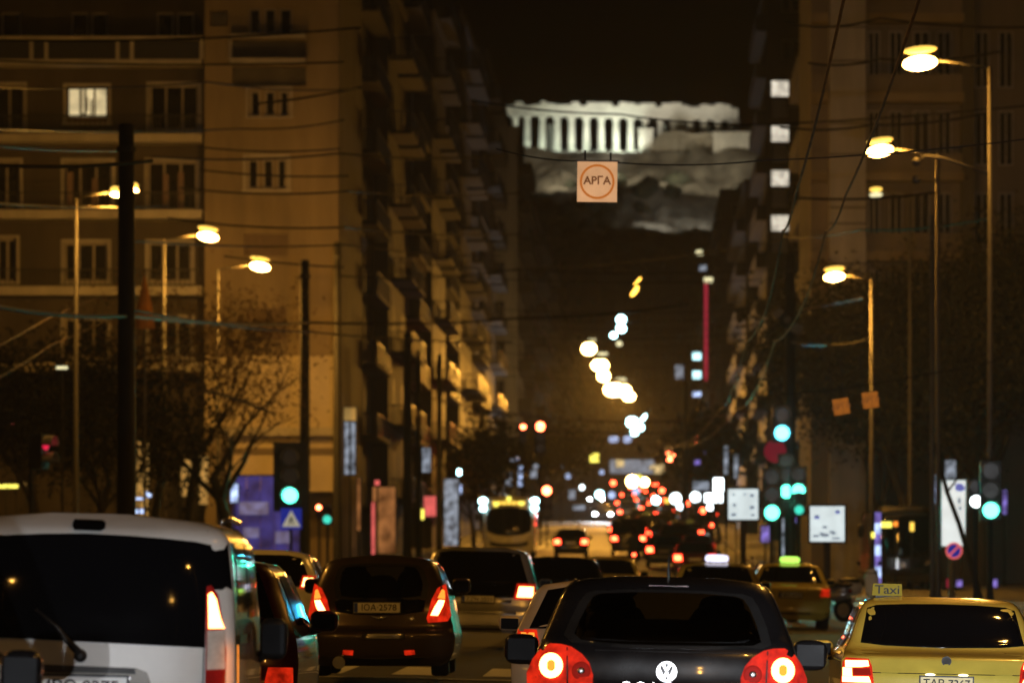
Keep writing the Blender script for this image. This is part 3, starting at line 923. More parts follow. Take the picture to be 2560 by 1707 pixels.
for i, D in enumerate((92, 62, 33, 4, -26)): row_lamp(5.1, D, 1, 'street lamp of the right-hand row, number %s on the way back past the viewpoint' % ('one', 'two', 'three', 'four', 'five')[i], LAMP_W*(1.3 if D > 45 else .4))
for i, D in enumerate((112, 82, 50, 18, -14)): row_lamp(-13.0, D, -1, 'street lamp of the left-hand row, number %s on the way back past the viewpoint' % ('one', 'two', 'three', 'four', 'five')[i], LAMP_W*(1.3 if D > 45 else .4))

# suspended lamps over the middle of the far street
def hung_lamp(px, py, D, r, mat, label, power=0, col=AMBER, tilt=0., sq=.55, at_bus=False, cat='suspended lamp', group='suspended lamps over the far street'):
    c = at(px, py, D)
    t = thing('suspended_lamp', label, cat, c, group)
    l = MB().ell((0, 0, 0), (r, r*.8, r*sq), 16, 8).build('lamp_lens', M[mat], t, smooth=True); l.rotation_euler = (0, tilt, 0)
    h = MB().ell((0, 0, r*sq*1.15), (r*.8, r*.7, r*.28), 14, 6).build('lamp_housing', M['pole_grey'], t, smooth=True); h.rotation_euler = (0, tilt, 0)
    a = Vector((-11.0, 0, 1.6)); xr = 7.0
    pts = []
    for k in range(9):
        u = k/8; x = -11.0+(xr+11.0)*u-c.x
        pts.append((x, .02, r*.9+.12+.0045*x*x))
    MB().tube(pts, .02, 5).build('span_cable', M['wire'], t)
    if power and at_bus: spot('lamp_light', t, (0, .1, -r*sq-.2), (-6.4, 27, -9.5), power, col, 40, .8, .15)  # added beam, turned on the bus to brighten it
    elif power: spot('lamp_light', t, (0, -.1, -r*sq-.15), (0, -10, -2.4), power, col, 40, .9, .15)
    return t
FARP = 46000
hung_lamp(1472, 872, 420, .46, 'lamp_far', 'uppermost white lamp of the hanging chain', FARP, sq=.85)
hung_lamp(1480, 850, 424, .26, 'lamp_dim', 'small pale lamp just above the uppermost chain lamp', 0)
hung_lamp(1500, 913, 450, .58, 'lamp_far', 'broad white chain lamp, second from the top', FARP, sq=.7)
hung_lamp(1506, 884, 455, .4, 'lamp_dim', 'pale cover above the second chain lamp', 0, sq=.3)
hung_lamp(1509, 940, 480, .45, 'lamp_far', 'round white chain lamp, third from the top', FARP, sq=.9)
hung_lamp(1534, 974, 540, .80, 'lamp_far', 'widest white lamp low in the hanging chain', FARP, sq=.7)
hung_lamp(1556, 976, 545, .72, 'lamp_far', 'white lamp merging with the widest one on its right', FARP, sq=.7)
hung_lamp(1572, 991, 580, .55, 'lamp_far', 'lowest right lamp of the white hanging chain', FARP, sq=.75)
hung_lamp(1552, 949, 545, .5, 'lamp_dim', 'pale cover just above the widest chain lamp', 0, sq=.4)
hung_lamp(1587, 728, 300, .28, 'lamp_orange', 'slanted orange lamp highest over the street', 7000, at_bus=True, tilt=-.95, sq=.38)
hung_lamp(1594, 703, 303, .24, 'lamp_orange', 'thin orange streak of a lamp above the slanted orange one', 0, tilt=-.8, sq=.22)
hung_lamp(1553, 799, 380, .27, 'lamp_cold', 'upper cyan lamp of the small cool pair', 0, sq=1)
hung_lamp(1553, 821, 380, .27, 'lamp_cold', 'lower cyan lamp of the small cool pair', 0, sq=.9)
hung_lamp(1534, 838, 385, .2, 'lamp_cold', 'smallest cyan lamp left of the cool pair', 0, sq=.9)
hung_lamp(1548, 859, 385, .18, 'lamp_dim', 'faint greenish lamp below the cool pair', 0, sq=.9)
hung_lamp(1580, 1055, 700, .62, 'lamp_cold', 'cool white lamp below the amber chain', 900, (.6, .9, 1), sq=.9)
hung_lamp(1609, 1044, 690, .44, 'lamp_cold', 'cool white lamp slanting to the right below the chain', 0, tilt=-.9, sq=.4)
hung_lamp(1600, 1068, 700, .42, 'lamp_cold', 'cool cyan lamp in the low cluster', 0, sq=.9)
hung_lamp(1586, 1081, 700, .4, 'lamp_cold', 'lowest cyan lamp of the low cluster', 0, sq=.8)
hung_lamp(1534, 1098, 760, .6, 'shop_blue', 'bluish hanging light at the left of the low cluster', 0, sq=.6)
hung_lamp(1568, 1098, 760, .5, 'shop_blue', 'bluish hanging light under the low cluster', 0, sq=.8)

# ------------------------------------------------------------------ poles of the trolley line
def pole(label, px, py_top, D, wid, mat='pole_dark', cat='pole', group='trolley poles along the kerb', z_dz=0):
    c = at(px, py_top, D)
    g = gz(c.x, D)
    t = thing('trolley_pole', label, cat, (c.x, D, g), group)
    H = c.z-g
    MB().tube([(0, 0, 0), (0, 0, .8), (0, 0, H)], [wid*.62, wid*.54, wid*.44], 14).build('shaft', M[mat], t, smooth=True)
    MB().tube([(0, 0, H-.0), (0, 0, H+.08)], [wid*.5, wid*.3], 12).build('cap', M[mat], t)
    MB().tube([(0, 0, H-.55), (0, 0, H-.45)], wid*.56, 12).build('collar', M[mat], t)
    MB().tube([(0, 0, 0), (0, 0, .25)], [wid*.9, wid*.75], 14).build('base', M[mat], t)
    return t
pole('thick black pole at far left between two small lamps', 316, 318, 149, .40)
pole('black pole beside the green traffic light and blue sign', 762, 655, 235, .36)
pole('black pole against the right edge of the ochre house', 843, 610, 250, .30)
pole('tall black pole left of the orange lit shop', 1018, 838, 287, .36)
pole('thin black pole close behind the tall one', 1046, 880, 300, .24)
pole('black pole right of the pinkish shop panel', 1098, 890, 320, .27)
pole('dark pole on the right carrying the blue-green signal, lit yellow above it', 1975, 640, 215, .36)
pole('slim amber-lit pole in the middle of the street end', 1712, 955, 420, .34, 'pole_grey')
pole('grey lattice mast at the right edge behind the signals', 2345, 400, 165, .1, 'pole_grey')
pole('short grey pole stub lit from above beside the right mast', 2331, 545, 168, .13, 'pole_grey')

# ------------------------------------------------------------------ overhead wires
def wire(label, pts, rad, mat='wire', sag=0., cat='wire', group='overhead wires'):
    """pts: (px, py, D) knots"""
    w = [at(*p) for p in pts]
    out = []
    for i in range(len(w)-1):
        for k in range(8):
            u = k/8
            p = w[i].lerp(w[i+1], u); p.z -= sag*4*u*(1-u)
            out.append(p)
    out.append(w[-1])
    o = MB().tube(out, rad, 5).build('overhead_wire', M[mat])
    return tag(o, label, cat, group)
wires = [
 ([(-120, 215, 170), (520, 205, 180), (900, 222, 190)], .02, .12, 'black cable crossing just under the lit window'),
 ([(-120, 318, 160), (600, 322, 185), (860, 300, 190)], .02, .1, 'black cable over the third balcony slab at left'),
 ([(-120, 500, 160), (420, 515, 180)], .022, .1, 'black cable left of the higher bright lamp'),
 ([(300, 600, 170), (860, 612, 200), (1250, 640, 260)], .02, .1, 'black cable between the two bright left lamps'),
 ([(-120, 355, 120), (290, 378, 150)], .02, .05, 'brownish wire ending at the thick black pole'),
 ([(-120, 98, 150), (900, 70, 160)], .022, .15, 'uppermost black cable crossing the top left facade'),
 ([(-120, 148, 170), (860, 156, 170)], .022, .1, 'black cable along the second balcony slab at top left'),
 ([(640, 260, 200), (905, 218, 190)], .026, .05, 'short black cable rising right of the upper loggia'),
 ([(-120, 405, 120), (380, 402, 130)], .03, .1, 'brownish cable running to the thick black pole'),
 ([(380, 392, 180), (845, 384, 190), (1260, 388, 200)], .024, .12, 'black cable crossing the ochre house below its loggia'),
 ([(500, 368, 180), (850, 372, 185)], .02, .1, 'thin black cable just above another on the ochre house'),
 ([(500, 425, 180), (870, 440, 185)], .02, .08, 'black cable passing over the triple window'),
 ([(450, 470, 180), (870, 478, 185), (1300, 482, 230)], .022, .12, 'black cable through the sills of the triple window'),
 ([(420, 545, 180), (860, 568, 185), (1300, 585, 230)], .022, .12, 'black cable crossing above the two lamps'),
 ([(560, 640, 190), (860, 668, 190)], .02, .05, 'short black cable right of the lower lamp'),
 ([(-100, 748, 120), (330, 790, 150), (770, 806, 235), (1300, 795, 250), (1720, 760, 260)], .036, .12, 'thick black span cable crossing the street at mid height'),
 ([(330, 775, 150), (780, 830, 200), (1280, 855, 260)], .022, .1, 'thin black cable under the thick span cable'),
 ([(850, 690, 250), (1300, 672, 260), (1960, 600, 215)], .024, .2, 'black span cable between left pole and right pole'),
 ([(1240, 372, 76), (1492, 402, 76), (1900, 402, 76), (2700, 330, 76)], .007, .05, 'black span cable that carries the square hanging sign'),
 ([(1180, 252, 170), (1550, 286, 172), (1900, 312, 175), (2700, 250, 180)], .018, .08, 'thin black cable crossing the temple front'),
 ([(1960, 58, 160), (2200, 46, 160), (2700, 60, 165)], .022, .15, 'black cable at the top of the pale pilaster'),
 ([(2020, 158, 160), (2200, 148, 160), (2500, 130, 165)], .022, .1, 'black cable across the pale pilaster near the first lamp'),
 ([(1950, 318, 170), (2180, 312, 170), (2480, 280, 170)], .022, .1, 'black cable across the pale pilaster at window height'),
 ([(1990, 495, 180), (2350, 480, 175)], .026, .1, 'black cable crossing below the second right lamp'),
 ([(1960, 590, 215), (2150, 575, 180), (2480, 545, 165)], .022, .1, 'black cable leading to the third right lamp'),
 ([(1980, 855, 215), (2070, 862, 190), (2165, 850, 190)], .03, .05, 'black cable at the lower end of the pale pilaster'),
 ([(1995, 775, 215), (2160, 745, 190)], .02, .02, 'short amber-lit cable beside the right pole'),
]
for p, r, s, l in wires: wire(l, p, r*1.25, 'wire' if 'amber-lit' not in l else 'copper', s)  # copper tone stands in for amber light on the short cable
for dx, l, k in ((0, 'left of the twin copper contact wires sweeping down the right lane', 0), (.62, 'right of the twin copper contact wires sweeping down the right lane', 1)):
    base = [(1.5, 45), (1.66, 53), (1.9, 82), (2.05, 96), (2.25, 120), (2.3, 145), (2.55, 185), (2.8, 232), (2.5, 330), (1.9, 470), (1.2, 700)]
    pts = []
    for i, (x, D) in enumerate(base):
        z = gz(x, D)+6.0+(.22 if i % 2 else -.05)
        pts.append((CX+(x+dx)*F/D, CY-(z-CAM_H)*F/D, D))
    wire(l, pts, .016, 'copper', .12, 'contact wire', 'trolley contact wires')
for dx, l in ((0, 'upper of two amber-lit contact wires at the left edge'), (.62, 'lower of two amber-lit contact wires at the left edge')):
    pts = [(CX+(-14.6+dx)*F/138, 945+dx*75, 138), (130, 790+dx*115, 168), (330, 700+dx*110, 230)]
    wire(l, pts, .012, 'copper', .05, 'contact wire', 'trolley contact wires')
wire('pale sloping bracket wire in front of the bare tree', [(478, 972, 190), (560, 988, 190), (668, 1028, 190)], .035, 'pole_grey', 0, 'wire')
wire('second pale sloping wire just under the first by the tree', [(500, 968, 192), (640, 1010, 192), (690, 1040, 192)], .02, 'pole_grey', 0, 'wire')
for D in (300, 360, 430, 520, 620):
    wire(('nearest', 'second', 'third', 'fourth', 'farthest')[(300, 360, 430, 520, 620).index(D)]+' reddish-lit span cable low over the far street', [(CX-9.5*F/D, CY-(gz(-9, D)+7.4-CAM_H)*F/D, D), (CX-1*F/D, CY-(gz(-1, D)+6.5-CAM_H)*F/D, D), (CX+6*F/D, CY-(gz(6, D)+7.4-CAM_H)*F/D, D)], .03, 'copper', .25, 'wire', 'low span cables of the far street')
# junction hanger on the right pole
t = thing('wire_hanger', 'dark knot of insulators beside the right trolley pole', 'wire hanger', at(1968, 800, 214))
MB().ell((0, 0, 0), (.32, .2, .28), 10, 7).rbox((.25, 0, -.25), (.5, .2, .3), (0, .4, 0)).rbox((-.3, 0, .2), (.35, .2, .25), (0, -.5, 0)).build('insulator', M['black_metal'], t)
MB().tube([(-.9, 0, -.7), (0, 0, .1), (1.2, 0, .5)], .03, 6).build('rod', M['black_metal'], t)

# ------------------------------------------------------------------ hanging signs
c = at(1493, 455, 76); s_ = F/76
t = thing('hanging_sign', 'square cream sign with orange ring and letters hanging from a cable', 'sign', c, ry=.012)
w = 50/s_
MB().box(-w, w, -.03, .03, -w, w).build('panel', M['arga_panel'], t)
MB().ring_y((0, 0), 38/s_, 43.5/s_, -.042, -.031, 48).build('ring', M['arga_ring'], t)
text_mesh('lettering', 'AP\u0393A', 28/s_, M['arga_ink'], t, (0, -.036, 0.01), .004, 0, 1.0, .003)
MB().box(-w-.02, w+.02, -.025, .035, w, w+.02).build('frame', M['pole_grey'], t)
MB().tube([(-w*.62, 0, w), (-w*.62, 0, w+.13)], .012, 6).tube([(w*.66, 0, w), (w*.66, 0, w+.11)], .012, 6).build('hook', M['black_metal'], t)
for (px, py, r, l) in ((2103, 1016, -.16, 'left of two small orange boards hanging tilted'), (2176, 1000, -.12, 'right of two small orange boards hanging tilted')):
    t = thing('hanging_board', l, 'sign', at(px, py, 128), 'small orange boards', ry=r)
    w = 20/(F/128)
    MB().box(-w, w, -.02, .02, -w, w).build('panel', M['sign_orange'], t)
    text_mesh('lettering', '\u0391\u03a1\u0393\u0391', .15, M['arga_ink'], t, (0, -.024, 0), .002, -.1)
    MB().tube([(-w*.7, 0, w), (-w*.7, 0, w+.75)], .008, 5).tube([(w*.7, 0, w), (w*.7, 0, w+.75)], .008, 5).build('hanger', M['wire'], t)
wire('thin black cable that carries the two orange boards', [(1960, 985, 128), (2140, 965, 128), (2500, 900, 128)], .012, 'wire', .02)

# ------------------------------------------------------------------ traffic signals
def signal(label, px, py, D, r, lit, which, pole_px=None, board=False, group='traffic signals', n=3, yaw=0., ped=False, foot=True):
    """lens `which` (0 top .. n-1 bottom) is the lit one and sits at the pixel position"""
    c = at(px, py, D)
    g = gz(c.x, D)+.13
    t = thing('traffic_signal', label, 'traffic light', (c.x, D, g), group, rz=yaw)
    zc = c.z-g; pit = r*2.5
    ztop = zc+which*pit
    hb = MB().box(-r*1.35, r*1.35, .0, r*1.6, ztop-(n-1)*pit-r*1.3, ztop+r*1.3)
    hb.build('housing', M['black_metal'], t)
    if board: MB().box(-r*2.3, r*2.3, r*1.62, r*1.7, ztop-(n-1)*pit-r*2.1, ztop+r*2.1).build('backboard', M['black_metal'], t)
    for k in range(n):
        z = ztop-k*pit
        if k == which and lit in ('green_hot', 'blue_hot', 'red_hot'):
            spot('signal_throw', t, (0, -r*1.75, z), (0, -20, z-1.2), ((2600 if px > 1600 else 700) if lit != 'red_hot' else 400)*(r/.25)**2, dict(green_hot=(.04, 1, .6), blue_hot=(.04, .6, 1), red_hot=(1, .05, .02))[lit], 75, .95, .1)
        MB().cyl_y((0, z), r, -.03, -.003, 24).build('lens', M[lit] if k == which else M['lens_off'], t)
        v = MB()
        vs = []; fs = []; m = 14
        for i in range(m+1):
            a = math.pi*(-.08+1.16*i/m)
            for (yy, rr) in ((-.003, r*1.12), (-r*1.7, r*1.12), (-r*1.7, r*1.18), (-.003, r*1.18)):
                vs.append((rr*math.cos(a), yy, z+rr*math.sin(a)))
        for i in range(m):
            for q in range(4): fs.append((i*4+q, i*4+(q+1) % 4, (i+1)*4+(q+1) % 4, (i+1)*4+q))
        v.add(vs, fs).build('visor', M['visor'], t)
    if foot:
        MB().tube([(0, r*2.4, 0), (0, r*2.4, ztop+r*1.5)], .055, 8).build('post', M['pole_dark'], t)
        MB().box(-.03, .03, r*1.5, r*2.5, ztop-.1, ztop).box(-.03, .03, r*1.5, r*2.5, ztop-(n-1)*pit, ztop-(n-1)*pit+.1).build('bracket', M['black_metal'], t)
    return t
sg = signal('big green traffic light above the blue pedestrian sign on the left', 725, 1238, 230, .26, 'green_hot', 2, board=True)
t = thing('pedestrian_sign', 'blue square sign with a white triangle under the green light', 'road sign', at(728, 1296, 229.4))
s_ = F/229.4
MB().box(-26/s_, 26/s_, 0, .03, -26/s_, 26/s_).build('panel', M['sign_blue_lit'], t)
MB().prism([(-23/s_, -20/s_), (23/s_, -20/s_), (0, 21/s_)], -.012, -.002).build('triangle', M['sign_white_lit'], t)
q = MB().ell((0, -.016, 3/s_), (2.4/s_, .004, 2.4/s_), 10, 6)
q.prism([(-3/s_, -5/s_), (2/s_, -5/s_), (3/s_, 1/s_), (-2/s_, 1/s_)], -.02, -.0125)
q.prism([(-3/s_, -5/s_), (-7/s_, -15/s_), (-4.5/s_, -15/s_), (-.5/s_, -5/s_)], -.02, -.0125).prism([(-.5/s_, -5/s_), (5/s_, -15/s_), (7.5/s_, -15/s_), (2.5/s_, -5/s_)], -.02, -.0125)
q.prism([(-2/s_, 0), (-8/s_, -6/s_), (-6.5/s_, -7/s_), (-1/s_, -2/s_)], -.02, -.0125).prism([(2/s_, 1/s_), (7/s_, -5/s_), (5.5/s_, -6/s_), (1.5/s_, -1/s_)], -.02, -.0125)
q.build('walker_symbol', M['ink'], t)
MB().tube([(0, .05, -26/s_-.0), (0, .05, -1.9)], .03, 8).tube([(0, .05, -26/s_), (0, .05, 26/s_)], .025, 8).build('post', M['pole_dark'], t)
t = thing('traffic_camera', 'dark rounded camera box perched above the green light', 'camera', at(735, 1168, 230.9))
MB().ell((0, 0, 0), (.28, .3, .34), 12, 8).ell((.03, 0, .45), (.13, .13, .16), 10, 6).rbox((0, .1, -.4), (.2, .2, .5)).build('housing', M['black_metal'], t, smooth=True)
signal('small round green light right of the black pole on the left', 818, 1298, 245, .15, 'green_mid', 1, n=2)
signal('small red light just above the small green one on the left', 797, 1268, 246, .09, 'red_hot', 0, n=2)
signal('red sliver of a signal seen side-on at the far left', 113, 1108, 170, .17, 'red_mid', 0, n=2, yaw=1.18)
signal('blue-green traffic light hanging on the right trolley pole', 1955, 1082, 212, .23, 'blue_hot', 1, n=2, foot=False)
signal('left red light of the high pair over the far left lane', 1308, 1066, 380, .15, 'red_hot', 0)
signal('right red light of the high pair, the larger one', 1351, 1066, 372, .24, 'red_hot', 0)
signal('red light above the oncoming bus lane', 1367, 1226, 370, .24, 'red_hot', 0)
signal('red light far down the street left of the slim lit pole', 1675, 1141, 520, .36, 'red_hot', 0)
signal('tiny red light at the right of the far street', 1742, 1099, 560, .22, 'red_hot', 0)
signal('upper green light of the right-hand cluster', 1966, 1194, 211, .2, 'green_hot', 1, n=2)
signal('left half of the wide green glow right of the first white board', 1966, 1228, 209, .2, 'green_hot', 1)
signal('right half of the wide green glow right of the first white board', 1996, 1226, 208, .2, 'green_hot', 1)
signal('bright lower green light beside the first white board', 1930, 1281, 206, .22, 'green_hot', 2)
signal('small cyan light between the lower green ones', 1949, 1260, 210, .12, 'lamp_cold', 1, n=2)
signal('small round green light left of the second white board', 1998, 1274, 207, .14, 'green_mid', 1, n=2)
signal('green traffic light nearest the right edge', 2477, 1275, 145, .17, 'green_hot', 2)
signal('white signal light left of the rightmost green one', 2440, 1253, 148, .13, 'shop_white', 1, n=2)
def roundsign(label, px, py, D, r, face, rim, bar=None, z=None):
    c = at(px, py, D)
    g = gz(c.x, D)
    t = thing('road_sign', label, 'road sign', (c.x, D, g))
    zc = c.z-g
    MB().cyl_y((0, zc), r*.8, -.012, 0, 28).build('disc', M[face], t)
    MB().ring_y((0, zc), r*.78, r, -.018, .004, 32).build('rim', M[rim], t)
    if bar: MB().rbox((0, -.016, zc), (r*1.6, .006, r*.22), (0, -.785, 0)).build('bar', M[bar], t)
    MB().tube([(0, .04, 0), (0, .04, zc+r)], .03, 8).build('post', M['pole_grey'], t)
    return t
roundsign('dim round red no-entry sign below the blue-green signal', 1938, 1128, 213.5, .36, 'sign_red_lit', 'sign_red_lit')
roundsign('round blue no-parking sign with red rim under the tall white pylon', 2385, 1376, 190, .24, 'sign_blue_lit', 'neon_pink', 'neon_pink')

# ------------------------------------------------------------------ lit boards, pylon, shop lights
def lightbox(label, px, py, D, w, h, post=True):
    c = at(px, py, D); s_ = F/D
    g = gz(c.x, D)
    t = thing('lit_board', label, 'billboard', (c.x, D, g), 'square white lit boards')
    z = c.z-g; hw = w/2/s_; hh = h/2/s_
    MB().box(-hw, hw, -.05, .05, z-hh, z+hh).build('panel', M['box_white'], t)
    f = MB(); e = .05
    f.box(-hw-e, hw+e, -.07, .09, z+hh, z+hh+e); f.box(-hw-e, hw+e, -.07, .09, z-hh-e, z-hh); f.box(-hw-e, -hw, -.07, .09, z-hh, z+hh); f.box(hw, hw+e, -.07, .09, z-hh, z+hh)
    f.build('frame', M['pole_dark'], t)
    if post: MB().tube([(-.1*0, .1, 0), (0, .1, z-hh)], .09, 10).build('post', M['pole_grey'], t)
    return t, z, s_
t, z, s_ = lightbox('smaller square white lit board left of the green signals', 1858, 1260, 190, 75, 76)
for (x, y, w, h, m) in ((22, 22, 13, 9, 'ad_grey'), (22, -8, 14, 10, 'ad_grey'), (-22, -2, 10, 8, 'ad_grey'), (-24, -26, 16, 9, 'ad_grey'), (4, 25, 10, 4, 'ad_grey'), (-24, 24, 8, 5, 'ad_grey'), (24, -27, 12, 6, 'ad_grey')):
    MB().ell((x/s_, -.054, z+y/s_), (w/2/s_, .006, h/2/s_), 12, 6).build('print', M[m], t)
t, z, s_ = lightbox('larger square white lit board with face-like print behind the small taxi', 2068, 1309, 165, 86, 88)
for (x, y, w, h, m) in ((-26, 16, 15, 8, 'ad_blue'), (-26, 20, 13, 6, 'ad_grey'), (26, 29, 14, 8, 'ad_blue'), (26, 33, 12, 5, 'ad_grey'), (-6, -8, 14, 7, 'ad_grey'), (-6, -28, 24, 9, 'ad_grey'), (-14, -24, 12, 6, 'ad_grey'), (12, -20, 16, 6, 'ad_grey'), (16, -24, 14, 6, 'ad_grey'), (-28, -30, 18, 6, 'ad_grey'), (22, -36, 26, 5, 'ad_grey')):
    MB().ell((x/s_, -.054, z+y/s_), (w/2/s_, .006, h/2/s_), 12, 6).build('print', M[m], t)
# tall tapering pylon
c = at(2388, 1282, 195); s_ = F/195; g = gz(c.x, 195)
t = thing('sign_pylon', 'tall white lit pylon crossed by a dark branch on the right', 'sign pylon', (c.x, 195, g))
z = c.z-g
MB().prism([(-34/s_, z-82/s_), (24/s_, z-82/s_), (26/s_, z+82/s_), (-34/s_, z+82/s_)], -.06, .06).build('panel', M['box_white'], t)
q = MB().box(-37/s_, -34.2/s_, -.08, .08, z-86/s_, z+85/s_).box(26.4/s_, 29/s_, -.08, .08, z-86/s_, z+85/s_).box(-34/s_, 26.3/s_, -.08, .08, z+82.3/s_, z+85/s_).box(-34/s_, 24.5/s_, -.08, .08, z-86/s_, z-82.3/s_)
q.build('frame', M['pole_dark'], t)
MB().ell((12/s_, -.064, z+62/s_), (13/s_, .006, 8/s_), 14, 7).ell((10/s_, -.066, z+70/s_), (11/s_, .006, 4/s_), 14, 7).build('emblem', M['ad_blue'], t)
for (x, y) in ((10, 28), (12, 12), (10, 34)): MB().ell((x/s_, -.064, z+y/s_), (4/s_, .006, 5/s_), 10, 6).build('print', M['ad_grey'], t)
MB().tube([(-.1, .1, 0), (-.1, .1, z-82/s_)], .1, 10).build('post', M['pole_grey'], t)

def shoplight(label, px, py, D, w, h, mat, cat='shop sign', depth=.15, group=None, back=True, name='shop_sign'):
    c = at(px, py, D); s_ = F/D
    t = thing(name, label, cat, c, group)
    hw = w/2/s_; hh = h/2/s_
    MB().box(-hw, hw, -depth/2, 0, -hh, hh).build('light_panel', M[mat], t)
    e = .04
    MB().box(-hw-e, hw+e, .003, depth, -hh-e, hh+e).build('casing', M['black_metal'], t)
    g = gz(c.x, D)
    if hh+.3 < c.z-g < 9.5: MB().tube([(0, depth*.6, g-c.z), (0, depth*.6, -hh-e)], .04, 6).build('post', M['pole_dark'], t)
    return t
shoplight('tall bluish-white lit column right of the green cluster', 2087, 1178, 262, 20, 132, 'shop_blue', name='lit_column', cat='lit column')
shoplight('blue-white lit sign at the top beside the tall lit column', 2131, 1138, 262, 36, 26, 'shop_blue')
shoplight('pale violet sign below the blue-white one', 2132, 1168, 263, 26, 30, 'shop_violet')
shoplight('small dull red and violet sign over the second white board', 2125, 1225, 263, 26, 22, 'shop_violet')
shoplight('blue neon column behind the green cluster', 1962, 1370, 210, 14, 150, 'shop_dim', name='lit_column', cat='lit column')
shoplight('short violet lit strip left of the green cluster', 1913, 1335, 240, 20, 40, 'shop_violet')
shoplight('tiny purple sign under the small green light', 1988, 1300, 245, 24, 16, 'shop_violet')
shoplight('slim bluish lit strip left of the tall white pylon', 2338, 1222, 252, 14, 70, 'shop_blue', name='lit_column', cat='lit column')
shoplight('pale lit strip above the tall white pylon', 2376, 1172, 252, 26, 46, 'shop_dim', name='lit_column', cat='lit column')
shoplight('bright white shop sign at the end of the right kerb', 1796, 1212, 330, 24, 34, 'shop_white')
shoplight('wide white shop light under the bright one on the right kerb', 1784, 1244, 332, 44, 22, 'shop_white')
shoplight('grey-white shop board left of the bright white sign', 1752, 1214, 340, 40, 22, 'shop_dim')
shoplight('yellow square light over the street middle', 1486, 1144, 520, 22, 22, 'led_yellow', name='square_light', cat='sign')
shoplight('pale bluish shop window strip at the street end', 1580, 1166, 980, 110, 34, 'shop_dim')
shoplight('warm lit shop strip at the right of the street end', 1640, 1172, 990, 70, 24, 'shop_warm')
shoplight('yellowish shop glow between pale strips at the street end', 1550, 1158, 960, 20, 18, 'shop_warm')
for (px, py, w, h, m, D, l) in (
    (943, 1206, 12, 12, 'neon_pink', 270, 'small bright red square light over the orange shop'),
    (960, 1300, 56, 165, 'orange_shop', 276, 'tall orange lit shop wall between black poles'),
    (933, 1320, 8, 130, 'neon_pink', 275, 'pink glowing edge strip of the orange shop'),
    (897, 1260, 8, 130, 'orange_shop', 268, 'thin orange lit strip left of the orange shop'),
    (1075, 1265, 30, 50, 'neon_pink', 310, 'pinkish lit panel between the black poles'),
    (1054, 1285, 12, 26, 'led_yellow', 305, 'small yellow-green light left of the pinkish panel'),
    (1128, 1280, 34, 165, 'shop_dim', 330, 'pale grey lit panel right of the black poles'),
    (1066, 1150, 20, 60, 'shop_dim', 311, 'faint bluish shop strip above the pinkish panel'),
    (1148, 1180, 9, 14, 'lamp_cold', 340, 'tiny cyan light on the dark shop front'),
    (1150, 1222, 8, 24, 'shop_blue', 341, 'tiny bluish strip under the tiny cyan light'),
    (875, 1035, 30, 32, 'shop_yellow', 262, 'dim yellow lit panel right of the ochre house'),
    (875, 1120, 26, 130, 'shop_dim', 264, 'dim grey lit wall strip below the yellow panel'),
    (1272, 1198, 14, 34, 'shop_dim', 420, 'faint bluish shop light left of the oncoming lane'),
    (1302, 1190, 12, 50, 'shop_blue', 430, 'narrow bluish shop light behind the bus'),
    (1334, 1184, 16, 20, 'shop_dim', 440, 'faint teal shop light right of the narrow bluish one'),
    (1276, 1150, 16, 12, 'shop_dim', 450, 'faint white light above the shop lights behind the bus'),
    (1205, 1142, 14, 10, 'shop_dim', 400, 'faint white dot over the bare pavement trees'),
    (1402, 1162, 12, 16, 'shop_dim', 520, 'faint bluish light right of the red signal'),
    (1430, 1236, 16, 24, 'shop_dim', 520, 'pale shop light left of the twin headlamps'),
    (1447, 1268, 30, 12, 'shop_dim', 500, 'pale slanting shop light beside the twin headlamps'),
    (1840, 1165, 10, 60, 'shop_dim', 280, 'grey lit strip above the smaller white board'),
    (1815, 1150, 10, 70, 'shop_dim', 282, 'grey lit strip left of the smaller white board top'),
    (1743, 1155, 14, 12, 'shop_violet', 420, 'dim violet light beside the slim lit pole'),
    (1680, 1164, 16, 14, 'shop_dim', 530, 'dim round light below the far red signal'),
    (372, 1235, 12, 14, 'shop_blue', 250, 'small round bluish light behind the van roof'),
    (347, 1246, 26, 5, 'shop_blue', 249, 'thin violet lit bar above the van roof'),
    (347, 1278, 26, 12, 'shop_blue', 249.5, 'short bluish lit bar touching the van roof'),
    (549, 1253, 15, 14, 'shop_violet', 246, 'small violet dot left of the blue hoarding'),
    (586, 1232, 18, 46, 'shop_blue', 240, 'small upright bluish lamp at the hoarding corner'),
    (41, 1035, 30, 66, 'neon_pink', 255, 'dim pink lit panel at the far left'),
    (15, 1215, 60, 9, 'led_yellow', 252, 'thin yellow lit bar at the far left edge'),
    (66, 1210, 12, 22, 'shop_yellow', 252.5, 'small amber lit panel by the far left edge'),
    (155, 919, 28, 7, 'lamp_dim', 200, 'small pale lit bar left of the thick black pole'),
    (2512, 1255, 10, 60, 'shop_violet', 250, 'dark blue lit strip near the rightmost green light'),
    (2462, 1395, 18, 120, 'shop_dim', 262, 'faint bluish strip beyond the round sign'),
    (2306, 1430, 18, 16, 'shop_blue', 240, 'tiny bluish light left of the round sign'),
    (2484, 1458, 18, 22, 'shop_violet', 240, 'tiny violet light near the right edge over the taxi'),
    (2398, 1460, 14, 22, 'shop_violet', 240.5, 'tiny violet light under the round sign'),
    (2370, 1470, 6, 46, 'neon_red', 236, 'thin red lit line above the taxi roof'),
    (2178, 1455, 16, 60, 'shop_dim', 170, 'pale violet post light left of the roof sign'),
    (2455, 1190, 12, 18, 'shop_blue', 252, 'small bluish light above the white signal'),
    (2455, 1205, 20, 90, 'shop_violet', 256, 'dim deep-blue lit panel behind the right signals'),
):
    shoplight(l, px, py, D, w, h, m)
